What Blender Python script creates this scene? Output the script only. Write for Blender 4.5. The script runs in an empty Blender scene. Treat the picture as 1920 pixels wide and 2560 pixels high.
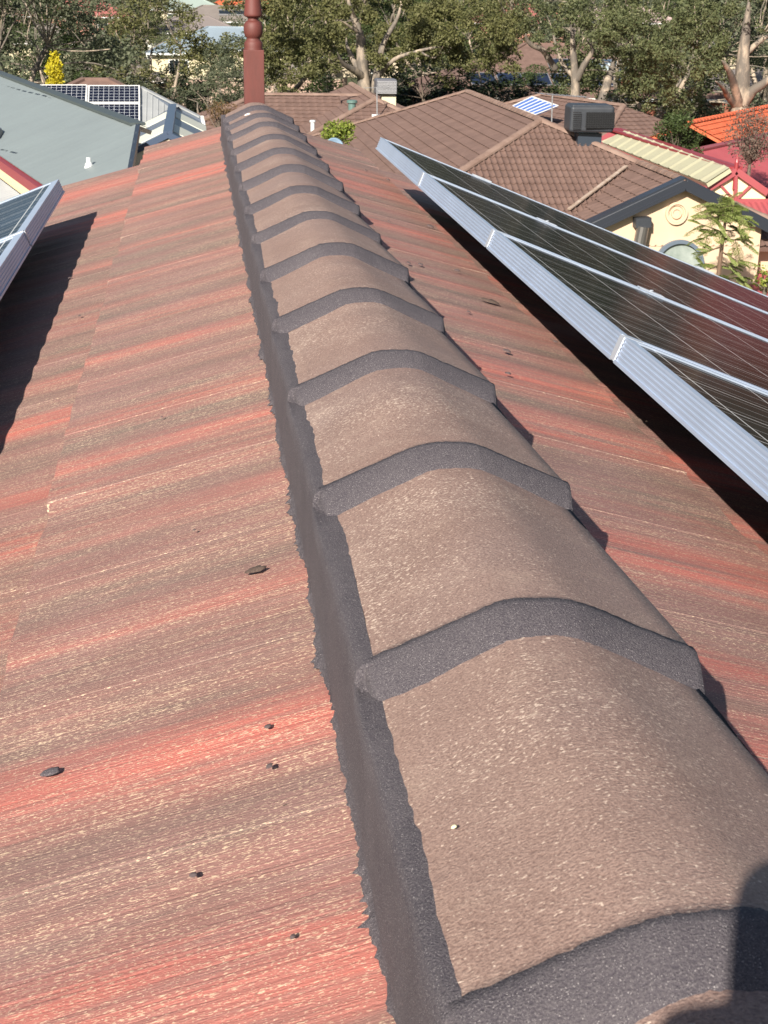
import bpy, math, random
from mathutils import Vector, Matrix, noise
random.seed(7)
SC = bpy.context.scene
COL = SC.collection
# ------------------------------------------------------------ camera, sky, sun
RT = ((0.99235548, 0.02563776, -0.12071997), (-0.12231209, 0.3346412, -0.93437413), (0.01644262, 0.9419968, 0.33521884))
R3 = Matrix(RT)
cd = bpy.data.cameras.new('camera'); cam = bpy.data.objects.new('camera', cd); COL.objects.link(cam)
cam.matrix_world = R3.to_4x4()
cd.sensor_fit = 'VERTICAL'; cd.sensor_height = 24; cd.lens = 24 * 3700 / 2560
cd.clip_start = 0.012; cd.clip_end = 4000
cd.dof.use_dof = True; cd.dof.focus_distance = 1.9; cd.dof.aperture_fstop = 32
SC.camera = cam
SUND = Vector((0.785, 1.50, -1.0)).normalized()
w = bpy.data.worlds.new('World'); SC.world = w; w.use_nodes = True
nt = w.node_tree; bg = nt.nodes['Background']
sky = nt.nodes.new('ShaderNodeTexSky'); sky.sky_type = 'NISHITA'; sky.sun_disc = False
sky.sun_elevation = math.asin(-SUND.z); sky.sun_rotation = math.atan2(-SUND.x, -SUND.y)
nt.links.new(sky.outputs[0], bg.inputs[0]); bg.inputs[1].default_value = 0.05
sl = bpy.data.lights.new('sun', 'SUN'); sl.energy = 5; sl.angle = math.radians(0.53); sl.color = (1, 0.93, 0.83)
so = bpy.data.objects.new('sun', sl); COL.objects.link(so)
so.rotation_euler = SUND.to_track_quat('-Z', 'Y').to_euler()
SC.view_settings.view_transform = 'Standard'; SC.view_settings.look = 'None'
SC.view_settings.exposure = 0.88; SC.view_settings.gamma = 1

# ------------------------------------------------------------ helpers
K = 1920 / 1659
def ray(x, y):
    return (R3 @ Vector((x * K - 960, -(y * K - 1280), -3700))).normalized()
def atz(x, y, z): r = ray(x, y); return r * (z / r.z)
def aty(x, y, Y): r = ray(x, y); return r * (Y / r.y)
def onpl(x, y, p, n): r = ray(x, y); return r * (p.dot(n) / r.dot(n))
def c1(u, v): return (u / 3, v / 3)
def c2(u, v): return (553.1 + u / 3, v / 3)
def c3(u, v): return (1106 + u / 3, v / 3)
def c4(u, v): return (u / 3, 259.3 + v / 3)
def c7(u, v): return (1209.8 + u / 3.692, 259.3 + v / 3.692)

def tag(o, label=None, cat=None, group=None, kind=None):
    if label: o['label'] = label
    if cat: o['category'] = cat
    if group: o['group'] = group
    if kind: o['kind'] = kind
    return o
def thing(name, label, cat, loc=(0, 0, 0), group=None):
    o = bpy.data.objects.new(name, None); COL.objects.link(o); o.location = loc
    o.empty_display_size = 0.1
    return tag(o, label, cat, group)
def wloc(p):
    v = Vector((0, 0, 0))
    while p: v = v + p.location; p = p.parent
    return v
def obj(name, vf, m, parent=None, smooth=False, base=None, attrs=None):
    vs, fs = vf
    off = wloc(parent) if parent else Vector((0, 0, 0))
    b = Vector(base) if base is not None else (off if parent else Vector((0, 0, 0)))
    me = bpy.data.meshes.new(name)
    me.from_pydata([tuple(Vector(v) - b) for v in vs], [], fs)
    me.materials.append(m)
    if attrs:
        for k, a in attrs.items():
            at = me.attributes.new(k, 'FLOAT', 'POINT'); at.data.foreach_set('value', a)
    if smooth: me.polygons.foreach_set('use_smooth', [True] * len(me.polygons))
    o = bpy.data.objects.new(name, me); COL.objects.link(o)
    if parent: o.parent = parent
    o.location = b - off
    return o
def bevel(o, w_, n=2):
    m = o.modifiers.new('bevel', 'BEVEL'); m.width = w_; m.segments = n; m.limit_method = 'ANGLE'
    return o
def join(*parts):
    V, F = [], []
    for vs, fs in parts:
        k = len(V); V += [Vector(v) for v in vs]; F += [tuple(i + k for i in f) for f in fs]
    return V, F
def box(c, sx, sy, sz, rz=0, ax=None):
    c = Vector(c); V = []
    M = ax if ax else Matrix.Rotation(rz, 3, 'Z')
    for x in (-.5, .5):
        for y in (-.5, .5):
            for z in (-.5, .5): V.append(c + M @ Vector((x * sx, y * sy, z * sz)))
    return V, [(0, 1, 3, 2), (4, 6, 7, 5), (0, 4, 5, 1), (2, 3, 7, 6), (0, 2, 6, 4), (1, 5, 7, 3)]
def beam(a, b, w_, h, up=(0, 0, 1)):
    a, b = Vector(a), Vector(b); d = b - a; L = d.length; d.normalize()
    s = d.cross(Vector(up)).normalized(); u = s.cross(d)
    M = Matrix((s, d, u)).transposed()
    return box((a + b) / 2, w_, L, h, ax=M)
def tube(pts, rad, n=8, cap=True):
    V, F = [], []; pts = [Vector(p) for p in pts]
    for i, p in enumerate(pts):
        d = (pts[min(i + 1, len(pts) - 1)] - pts[max(i - 1, 0)]).normalized()
        s = d.orthogonal().normalized() if abs(d.z) > .95 else d.cross(Vector((0, 0, 1))).normalized()
        if abs(d.z) > .95: s = Vector((1, 0, 0)); s = (s - d * s.dot(d)).normalized()
        t = d.cross(s); r = rad[i] if isinstance(rad, (list, tuple)) else rad
        for k in range(n):
            a = 2 * math.pi * k / n; V.append(p + (s * math.cos(a) + t * math.sin(a)) * r)
    for i in range(len(pts) - 1):
        for k in range(n):
            F.append((i * n + k, i * n + (k + 1) % n, (i + 1) * n + (k + 1) % n, (i + 1) * n + k))
    if cap: F += [tuple(range(n - 1, -1, -1)), tuple(range((len(pts) - 1) * n, len(pts) * n))]
    return V, F
def lathe(c, prof, n=20, sq=None):
    c = Vector(c); V, F = [], []
    for r, z in prof:
        for k in range(n):
            a = 2 * math.pi * (k + .5) / n; V.append(c + Vector((r * math.cos(a), r * math.sin(a), z)))
    for i in range(len(prof) - 1):
        for k in range(n): F.append((i * n + k, i * n + (k + 1) % n, (i + 1) * n + (k + 1) % n, (i + 1) * n + k))
    F += [tuple(range(n - 1, -1, -1)), tuple(range((len(prof) - 1) * n, len(prof) * n))]
    return V, F
def prism(poly, n, t):
    """polygon (3-D points) thickened by t against its normal n"""
    n = Vector(n).normalized(); P = [Vector(p) for p in poly]; m = len(P)
    nn = Vector((0, 0, 0))
    for i in range(m): nn += P[i].cross(P[(i + 1) % m])
    if nn.dot(n) < 0: P.reverse()
    V = P + [p - n * t for p in P]
    F = [tuple(range(m)), tuple(range(2 * m - 1, m - 1, -1))]
    for i in range(m):
        j = (i + 1) % m; F.append((i, i + m, j + m, j))
    return V, F

# ------------------------------------------------------------ materials
def mat(name, col, rough=.7, col2=None, scale=5, bump=0, bscale=None, metal=0, spec=.5, coat=0, detail=6, mixlo=.35, mixhi=.65, vec=(1, 1, 1)):
    m = bpy.data.materials.new(name); m.use_nodes = True; T = m.node_tree; N = T.nodes; L = T.links
    b = N['Principled BSDF']; b.inputs['Base Color'].default_value = (*col, 1); b.inputs['Roughness'].default_value = rough
    b.inputs['Metallic'].default_value = metal; b.inputs['Specular IOR Level'].default_value = spec
    b.inputs['Coat Weight'].default_value = coat
    tc = N.new('ShaderNodeTexCoord'); mp = N.new('ShaderNodeMapping'); mp.inputs['Scale'].default_value = vec
    L.new(tc.outputs['Object'], mp.inputs[0])
    if col2:
        n = N.new('ShaderNodeTexNoise'); n.inputs['Scale'].default_value = scale; n.inputs['Detail'].default_value = detail
        n.inputs['Roughness'].default_value = .65
        L.new(mp.outputs[0], n.inputs['Vector'])
        r = N.new('ShaderNodeMapRange'); r.inputs[1].default_value = mixlo; r.inputs[2].default_value = mixhi
        L.new(n.outputs[0], r.inputs[0])
        x = N.new('ShaderNodeMix'); x.data_type = 'RGBA'; x.inputs[6].default_value = (*col, 1); x.inputs[7].default_value = (*col2, 1)
        L.new(r.outputs[0], x.inputs[0]); L.new(x.outputs[2], b.inputs['Base Color'])
    if bump:
        n = N.new('ShaderNodeTexNoise'); n.inputs['Scale'].default_value = bscale or scale * 4; n.inputs['Detail'].default_value = 4
        L.new(mp.outputs[0], n.inputs['Vector'])
        bp = N.new('ShaderNodeBump'); bp.inputs['Strength'].default_value = .6; bp.inputs['Distance'].default_value = bump
        L.new(n.outputs[0], bp.inputs['Height']); L.new(bp.outputs[0], b.inputs['Normal'])
    return m

class NB:  # small node-building helper
    def __init__(s, name):
        s.m = bpy.data.materials.new(name); s.m.use_nodes = True; s.T = s.m.node_tree
        s.b = s.T.nodes['Principled BSDF']; s.tc = s.T.nodes.new('ShaderNodeTexCoord')
    def lk(s, a, b): s.T.links.new(a, b)
    def vec(s, sc, out='Object', rot=(0, 0, 0)):
        n = s.T.nodes.new('ShaderNodeMapping'); n.inputs['Scale'].default_value = sc; n.inputs['Rotation'].default_value = rot
        s.lk(s.tc.outputs[out], n.inputs[0]); return n.outputs[0]
    def noise(s, v, scale, detail=3, rough=.5):
        n = s.T.nodes.new('ShaderNodeTexNoise'); n.inputs['Scale'].default_value = scale; n.inputs['Detail'].default_value = detail
        n.inputs['Roughness'].default_value = rough; s.lk(v, n.inputs['Vector']); return n.outputs[0]
    def rng(s, x, a, b, c=0, d=1):
        n = s.T.nodes.new('ShaderNodeMapRange'); s.lk(x, n.inputs[0])
        for i, q in enumerate((a, b, c, d)): n.inputs[i + 1].default_value = q
        return n.outputs[0]
    def math(s, op, a, b=None):
        n = s.T.nodes.new('ShaderNodeMath'); n.operation = op
        for i, q in enumerate((a, b)):
            if q is None: continue
            if isinstance(q, (int, float)): n.inputs[i].default_value = q
            else: s.lk(q, n.inputs[i])
        return n.outputs[0]
    def mix(s, f, a, b, mode='MIX'):
        n = s.T.nodes.new('ShaderNodeMix'); n.data_type = 'RGBA'; n.blend_type = mode
        for i, q in ((0, f), (6, a), (7, b)):
            if isinstance(q, (int, float)): n.inputs[i].default_value = q
            elif isinstance(q, tuple): n.inputs[i].default_value = (*q, 1)
            else: s.lk(q, n.inputs[i])
        return n.outputs[2]
    def attr(s, name):
        n = s.T.nodes.new('ShaderNodeAttribute'); n.attribute_name = name; return n.outputs['Fac']
    def bump(s, h, dist, st=1):
        n = s.T.nodes.new('ShaderNodeBump'); n.inputs['Distance'].default_value = dist; n.inputs['Strength'].default_value = st
        s.lk(h, n.inputs['Height']); s.lk(n.outputs[0], s.b.inputs['Normal'])

def slope_material():
    q = NB('weathered_red_tile'); st = q.attr('streak'); dk = q.attr('dark')
    v = q.vec((1.0, 9, 1))
    n1 = q.noise(v, 5, 6, .7); n2 = q.noise(q.vec((7, 330, 7)), 1, 3, .6)
    base = q.mix(q.rng(n1, .35, .7), (.315, .168, .145), (.245, .150, .130))
    s2 = q.math('MULTIPLY', st, q.rng(q.noise(q.vec((2.5, 40, 2.5)), 1, 4, .6), .3, .62))
    base = q.mix(s2, base, (.60, .165, .125))
    base = q.mix(q.math('MULTIPLY', dk, q.rng(n1, .25, .6)), base, (.195, .145, .118))
    pk = q.rng(q.noise(q.vec((3, 3, 3)), 2, 4, .6), .5, .75)
    base = q.mix(q.math('MULTIPLY', pk, .35), base, (.36, .20, .185))
    base = q.mix(q.rng(n2, .3, .7, 0, 1), base, q.mix(.5, base, (.14, .085, .072)))
    # cream lichen flecks lying along the broom marks
    f1 = q.noise(q.vec((260, 900, 260)), 1, 2, .5)
    grv = q.noise(q.vec((3, 330, 3)), 1, 1, .5)
    big = q.noise(q.vec((1, 1.6, 1)), 3.6, 5, .7)
    thr = q.math('ADD', q.math('ADD', f1, q.math('MULTIPLY', grv, .33)), q.math('MULTIPLY', big, .26))
    fl = q.math('MULTIPLY', q.rng(thr, .905, .96), .68)
    base = q.mix(fl, base, (.74, .56, .38))
    f2 = q.noise(q.vec((85, 300, 85)), 1, 3, .6)
    t2 = q.math('ADD', q.math('ADD', f2, q.math('MULTIPLY', grv, .18)), q.math('MULTIPLY', big, .30))
    base = q.mix(q.math('MULTIPLY', q.rng(t2, .90, .97), .22), base, (.70, .53, .38))
    f3 = q.rng(q.noise(q.vec((420, 900, 420)), 1, 1, .5), .66, .73)
    base = q.mix(q.math('MULTIPLY', f3, .8), base, (.66, .47, .35))
    bl = q.rng(q.noise(q.vec((60, 130, 60)), 1, 2, .5), .76, .8)
    base = q.mix(q.math('MULTIPLY', bl, .8), base, (.05, .035, .03))
    q.lk(base, q.b.inputs['Base Color']); q.b.inputs['Roughness'].default_value = .72
    q.b.inputs['Specular IOR Level'].default_value = .35
    h = q.math('ADD', n2, q.math('MULTIPLY', f1, .6)); q.bump(h, .0016, .8)
    return q.m
def cap_material():
    q = NB('brown_concrete_cap')
    n1 = q.noise(q.vec((1, 1, 1)), 9, 6, .65); n2 = q.noise(q.vec((1, 1, 1)), 2.2, 3, .5)
    base = q.mix(q.rng(n1, .35, .68), (.208, .124, .104), (.260, .166, .142))
    base = q.mix(q.rng(n2, .48, .72, 0, .6), base, (.200, .150, .155))
    pw = q.rng(q.noise(q.vec((1, 1, 1)), 16, 6, .75), .52, .72, 0, .5)
    base = q.mix(pw, base, (.42, .31, .25))
    gr = q.noise(q.vec((520, 620, 520)), 1, 3, .6)
    base = q.mix(q.rng(gr, .3, .7), q.mix(.5, base, (.1, .06, .045)), q.mix(.3, base, (.6, .45, .36)))
    f = q.noise(q.vec((300, 520, 300)), 1, 2, .5)
    big = q.noise(q.vec((1, 1, 1)), 6, 3, .6)
    fm = q.noise(q.vec((110, 150, 110)), 1, 3, .6)
    base = q.mix(q.math('MULTIPLY', q.rng(q.math('ADD', fm, q.math('MULTIPLY', big, .42)), .86, .95), .4), base, (.50, .38, .30))
    fd = q.rng(q.noise(q.vec((46, 60, 46)), 1, 4, .7), .64, .74, 0, .5)
    base = q.mix(fd, base, (.13, .085, .075))
    fl = q.rng(q.math('ADD', f, q.math('MULTIPLY', big, .34)), .79, .85)
    base = q.mix(q.math('MULTIPLY', fl, .75), base, (.66, .52, .42))
    q.lk(base, q.b.inputs['Base Color']); q.b.inputs['Roughness'].default_value = .68
    q.b.inputs['Specular IOR Level'].default_value = .4
    q.bump(q.math('ADD', gr, q.math('MULTIPLY', n1, 1.5)), .0016, .7)
    return q.m
def mortar_material():
    q = NB('flexible_pointing')
    n = q.noise(q.vec((1, 1, 1)), 760, 3, .6); n2 = q.noise(q.vec((1, 1, 1)), 14, 4, .6)
    base = q.mix(q.rng(n2, .35, .68), (.050, .043, .054), (.073, .063, .073))
    base = q.mix(q.rng(n, .35, .7, 0, .7), base, (.150, .134, .138))
    sp = q.rng(q.noise(q.vec((1, 1, 1)), 1300, 1, .5), .66, .74)
    base = q.mix(q.math('MULTIPLY', sp, .7), base, (.52, .48, .47))
    q.lk(base, q.b.inputs['Base Color']); q.b.inputs['Roughness'].default_value = .85; q.b.inputs['Specular IOR Level'].default_value = .25
    q.bump(n, .0017, .9)
    return q.m
M_slope = slope_material(); M_cap = cap_material(); M_mort = mortar_material()
M_gap = mat('dark_underside', (.03, .025, .022), .9)
M_finial = mat('oxblood_paint', (.135, .034, .027), .62, (.095, .028, .022), 22, .0006, 120, vec=(1, 1, .25))
def anod(name, col):
    q = NB(name)
    n = q.noise(q.vec((3, 3, 3)), 2, 4, .6)
    q.lk(q.mix(q.rng(n, .3, .7), col, tuple(c * .88 for c in col)), q.b.inputs['Base Color'])
    q.b.inputs['Metallic'].default_value = .55; q.b.inputs['Roughness'].default_value = .42
    return q.m
M_alu = anod('anodised_aluminium', (.56, .65, .80))
M_clamp = mat('bright_aluminium', (.55, .58, .63), .4, metal=.4)
def cell_material(name, base, line, pitch, lw, off=(0, 0), rough=.08, hw=.0012):
    """square cells and bus bars from the panel's own coordinates"""
    q = NB(name); sep = q.T.nodes.new('ShaderNodeSeparateXYZ'); q.lk(q.tc.outputs['Object'], sep.inputs[0])
    def ln(c, p, w_, o):
        f = q.math('FRACT', q.math('ADD', q.math('DIVIDE', c, p), o)); d = q.math('ABSOLUTE', q.math('SUBTRACT', f, .5))
        return q.math('GREATER_THAN', d, .5 - w_ / p / 2)
    a = ln(sep.outputs['X'], pitch, lw, off[0]); b_ = ln(sep.outputs['Y'], pitch, lw, off[1])
    c_ = q.math('MULTIPLY', ln(sep.outputs['Y'], pitch / 3, hw, off[1] * 3 + .5), .55)
    g = q.math('MAXIMUM', q.math('MAXIMUM', a, b_), c_)
    n = q.noise(q.vec((1, 1, 1)), 3, 3, .5)
    bc = q.mix(q.rng(n, .35, .7), base, tuple(x * 1.5 for x in base))
    q.lk(q.mix(g, bc, line), q.b.inputs['Base Color']); q.b.inputs['Roughness'].default_value = rough
    q.b.inputs['Specular IOR Level'].default_value = .0
    # dusty anti-reflective glass: a weak gloss over the cells
    gl = q.T.nodes.new('ShaderNodeBsdfGlossy'); gl.inputs['Color'].default_value = (.34, .34, .36, 1); gl.inputs['Roughness'].default_value = rough
    fr = q.T.nodes.new('ShaderNodeFresnel'); fr.inputs['IOR'].default_value = 1.45
    mx = q.T.nodes.new('ShaderNodeMixShader'); q.lk(q.math('MULTIPLY', fr.outputs[0], .9), mx.inputs[0])
    q.lk(q.b.outputs[0], mx.inputs[1]); q.lk(gl.outputs[0], mx.inputs[2]); q.lk(mx.outputs[0], q.T.nodes['Material Output'].inputs[0])
    return q.m
M_cell = cell_material('dark_solar_cells', (.012, .013, .014), (.85, .85, .84), .156, .0030, rough=.13, hw=.0020)
M_cellL = cell_material('blue_solar_cells', (.035, .065, .11), (.75, .78, .8), .156, .004, rough=.2, hw=.003)
M_cellF = cell_material('far_solar_cells', (.006, .008, .022), (.7, .72, .75), .156, .018, rough=.2, hw=.0001)
M_cellB = cell_material('sky_blue_solar_cells', (.05, .13, .36), (.75, .8, .85), .32, .05, rough=.3, hw=.0001)

# ------------------------------------------------------------ OWN HOUSE ROOF
X0, Z0, T1 = .227, -.517, math.tan(math.radians(15.2))
YA, YB = -1.6, 6.02
ZUP = .016   # the top course sits a little proud
def base_z(u):
    if u < .42: return Z0 + ZUP - T1 * u
    n = int((u - .42) // .32) + 1
    return Z0 - T1 * u - .033 * n
house = thing('tiled_house', 'house in the foreground with weathered red tiled roof, brown ridge caps and dark pointing', 'house', (X0, 2.2, -5.0))
streakL = [(.72, .05, 1), (.80, .04, .8), (1.03, .05, 1), (1.08, .03, .6), (1.32, .05, .7), (1.45, .03, .3), (1.62, .05, .5), (1.9, .05, .8), (2.10, .05, .9), (2.32, .04, .3), (2.5, .06, .9), (2.74, .05, .6), (2.95, .04, .4), (3.25, .05, .5), (3.6, .05, .4), (3.9, .05, .35), (4.25, .05, .3), (4.72, .12, 1.6), (5.1, .04, .2), (5.62, .17, 1.6), (.45, .06, .8), (.2, .05, .8)]
streakR = [(a, b * 1.35, c * 1.25) for a, b, c in [(1.0, .05, .9), (1.15, .04, .7), (1.42, .07, .9), (1.60, .03, .3), (1.9, .06, .9), (2.2, .07, 1.1), (2.62, .06, .6), (3.0, .05, .4), (3.35, .06, .6), (3.72, .08, .7), (4.1, .06, .5), (4.5, .1, .8), (5.0, .08, .5), (5.6, .1, .4), (.7, .05, .8)]]  # real streaks, widened and strengthened to brighten the slope turned from the sun
ND = 9
def roof_side(side, name, streaks):
    V, F, A, B = [], [], [], []
    seams = []
    edges = [0.0, .42] + [.42 + .32 * k for k in range(1, ND)]
    for c in range(len(edges) - 1):
        rng = random.Random(c * 7 + side)
        ph = .93 + (.146 if c % 2 else 0) + side * .03
        sm = [ph + .292 * k for k in range(-12, 22)]
        ys = []
        y = YA
        step = .0095
        yb = YB - (0.10 if c % 2 else 0)
        while y < yb: ys.append(y); y += step
        ys.append(yb)
        for s in sm:
            if YA < s < yb: ys += [s - .0016, s - .0006, s + .0006, s + .0016]
        ys = sorted(ys)
        u0, u1 = edges[c], edges[c + 1] + (.0 if c else 0)
        us = [u0 - (.04 if c else -.02)] + [u0 + (u1 - u0) * k / 9 for k in range(1, 10)] + [u1]
        k0 = len(V); nu = len(us)
        zb = Z0 - .033 * c + (ZUP if c == 0 else 0)
        tints = {}
        for y in ys:
            ti = math.floor((y - ph) / .292)
            if ti not in tints: tints[ti] = (rng.random(), rng.random(), rng.uniform(-1, 1))
            d = min(abs(y - s) for s in sm)
            gro = .0007 if d < .0008 else 0; sea = d < .0008
            t = (y - ph) / .292 - ti
            wav = .0016 * math.cos(t * 4 * math.pi) + tints[ti][2] * .0004
            for i, u in enumerate(us):
                uu = max(u, u0 - .04)
                jag = 0
                if i >= nu - 2: jag = .004 * noise.noise(Vector((y * 9, c * 3, side))) + tints[ti][2] * .003
                z = zb - T1 * uu + wav - gro - (.012 if i == nu - 1 else 0)
                V.append(Vector((X0 + side * (uu + jag), y, z)))
                s_ = 0
                yy = y + .02 * noise.noise(Vector((uu * 1.2, y * .5, 3))) + (0 if c == 0 else .11 * (c % 3))
                for (m_, wd, a) in streaks:
                    s_ += a * math.exp(-((yy - m_) / wd) ** 2)
                fade = 1
                if s_ < .25 or c > 0: s_ += max(0, noise.noise(Vector((uu * .5 + c * 5, y * 6.5, side * 4.))) - .05) * 1.1
                dd = .5 + .5 * math.cos(t * 4 * math.pi + 2.6 + .6 * math.sin(y * 3)) * .8 + .7 * noise.noise(Vector((uu * .8, y * 8, 9 + c)))
                dn = dd * (1.15 - min(1, s_))
                A.append(0 if sea else min(1.3, s_ * (.8 + .4 * tints[ti][0])) * fade); B.append(1.0 if sea else max(0, min(1, dn * .85)))
        # last row: lip going down
        for j in range(len(ys) - 1):
            for i in range(nu - 1):
                a = k0 + j * nu + i
                f = (a, a + 1, a + nu + 1, a + nu)
                F.append(f if side < 0 else f[::-1])
    o = obj(name, (V, F), M_slope, house, attrs={'streak': A, 'dark': B})
    tag(o, 'left roof slope with red streaks and cream lichen flecks' if side < 0 else 'right roof slope beneath the dark solar panels')
    md = o.modifiers.new('solid', 'SOLIDIFY'); md.thickness = .009; md.offset = 1 if side < 0 else 1
    return o
def fix_orient(o):
    me = o.data
    if me.polygons[0].normal.z < 0: me.flip_normals()
for s_, st_ in ((-1, streakL), (1, streakR)):
    o = roof_side(s_, 'roof_slope', st_); fix_orient(o)
    o.modifiers['solid'].offset = -1
UMAX = .42 + .32 * (ND - 1)
# structure below the tiles
zE = Z0 - T1 * UMAX - .033 * ND
obj('wall', join(box((X0, 2.2, (zE - .1 - 5.0) / 2), UMAX * 2 - .9, YB - YA - .2, zE - .1 + 5.0)), mat('own_brick', (.33, .17, .11), .85, (.25, .12, .08), 6), house)
gab = []
for y in (YA + .06, YB - .06):
    P = [Vector((X0 - UMAX + .4, y, zE - .1)), Vector((X0 + UMAX - .4, y, zE - .1)), Vector((X0, y, Z0 - .11))]
    gab.append(prism(P, (0, -1, 0), .05))
mg_ = mat('own_gable', (.55, .45, .35), .8)
for q in gab: obj('gable_wall', q, mg_, house)

# ridge caps with lap pointing
yk = [.918 + .37 * k for k in range(-4, 10)] + [4.655, 4.985, 5.27, 5.60]
PU = [0, .014, .027, .040, .056, .077, .098, .1165]
PZ = [0, -.0006, -.0028, -.0080, -.0155, -.0250, -.0345, -.0425]
def prof(hw_scale, dz, skirt):
    L = []
    for u, z in zip(PU, PZ): L.append((u * hw_scale, z + dz))
    L.append((L[-1][0] + .003, L[-1][1] - skirt * .4)); L.append((L[-1][0] + .003, L[-1][1] - skirt * .6))
    full = [(-u, z) for u, z in reversed(L)] + L[1:]
    return full
def interp(P, y0, y1, n):
    return [y0 + (y1 - y0) * i / n for i in range(n + 1)]
ZC = -.397
caps = []
for k in range(len(yk) - 1):
    ya, yb = yk[k], yk[k + 1] + (.035 if k < len(yk) - 2 else 0)
    rng = random.Random(k * 13)
    dx = rng.uniform(-.001, .001) - .003; dzk = rng.uniform(-.0015, .0015)
    V, F = [], []
    n = 26
    for j in range(n + 1):
        t = j / n; y = ya + (yb - ya) * t
        pr = prof(1.0 - .085 * t, -.013 * t + dzk, .020)
        for u, z in pr:
            nz = .0012 * noise.noise(Vector((u * 14, y * 14, k)))
            V.append(Vector((X0 + dx + u, y, ZC + z + nz)))
    m = len(pr)
    for j in range(n):
        for i in range(m - 1): F.append((j * m + i, j * m + i + 1, (j + 1) * m + i + 1, (j + 1) * m + i))
    F.append(tuple(range(m)))
    cp = obj('ridge_cap', (V, F), M_cap, house, smooth=True)
    # pointing fillet across the near end of this cap
    V, F = [], []; W_ = 72
    def ppt(s, sc, dz, lift):
        pr = prof(sc, dz, .042); m = len(pr); x = s * (m - 1); i = min(int(x), m - 2); f = x - i
        u = pr[i][0] * (1 - f) + pr[i + 1][0] * f; z = pr[i][1] * (1 - f) + pr[i + 1][1] * f
        return u, z
    rows = [(.008, -.0002, 0), (.0070, .0010, 0), (-.002, .0012, .02), (-.015, .0012, .3), (-.026, .0012, .62), (-.035, .0010, .92), (-.039, -.0008, 1)]
    for j in range(W_ + 1):
        s = j / W_
        wob = .0032 * noise.noise(Vector((s * 9, k * 3.1, 0))) + .0022 * noise.noise(Vector((s * 55, k, 4))) + .0012 * noise.noise(Vector((s * 160, k, 4)))
        wb2 = .0040 * noise.noise(Vector((s * 8, k * 2.3, 7))) + .0020 * noise.noise(Vector((s * 60, k, 9)))
        for r, (dy, lift, low) in enumerate(rows):
            sc = 1.012 * (1 - low) + .935 * low
            u1_, z1 = ppt(s, 1.0, dzk, 0); u2, z2 = ppt(s, .925, -.0135, 0)
            sg = 1 if u1_ >= 0 else -1; e = abs(s - .5) * 2
            u = u1_ * (1.0 + .012 * (1 if 0 < r < 5 else 0)) * (1 - low) + u2 * low * 1.045
            z = z1 * (1 - low) + z2 * low
            if u1_ < 0: z = max(z, PZ[-1] - .0135 * low - .010)
            edge = wob if r < 2 else (wb2 if r > 4 else 0)
            y = ya + dy + edge
            V.append(Vector((X0 + dx + u, y, ZC + z + lift + .0007 * noise.noise(Vector((s * 40, dy * 200, k))))))
    m = len(rows)
    for j in range(W_):
        for i in range(m - 1): F.append((j * m + i, j * m + i + 1, (j + 1) * m + i + 1, (j + 1) * m + i))
    # outer lips (lumps of mortar filling the lap at both sides)
    for sgn in ():
        q = len(V); xo = X0 + dx + sgn * .1205
        for (yy, zz, xx) in ((ya + .006, ZC - .041, -.004), (ya - .040, ZC - .052, -.007), (ya - .038, ZC - .078, -.002), (ya + .004, ZC - .072, .006), (ya - .016, ZC - .043, 0.002), (ya - .018, ZC - .080, .006)):
            V.append(Vector((xo + sgn * xx, yy, zz)))
        F += [(q, q + 4, q + 5, q + 3), (q + 4, q + 1, q + 2, q + 5)]
        for (yy, zz) in ((ya + .006, ZC - .05), (ya - .040, ZC - .055), (ya - .038, ZC - .085), (ya + .004, ZC - .08)):
            V.append(Vector((xo - sgn * .03, yy, zz)))
        F += [(q + 1, q + 7, q + 8, q + 2), (q, q + 3, q + 9, q + 6), (q, q + 6, q + 7, q + 1, q + 4)]
    o = obj('pointing_band', (V, F), M_mort, cp, smooth=True)

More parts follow.
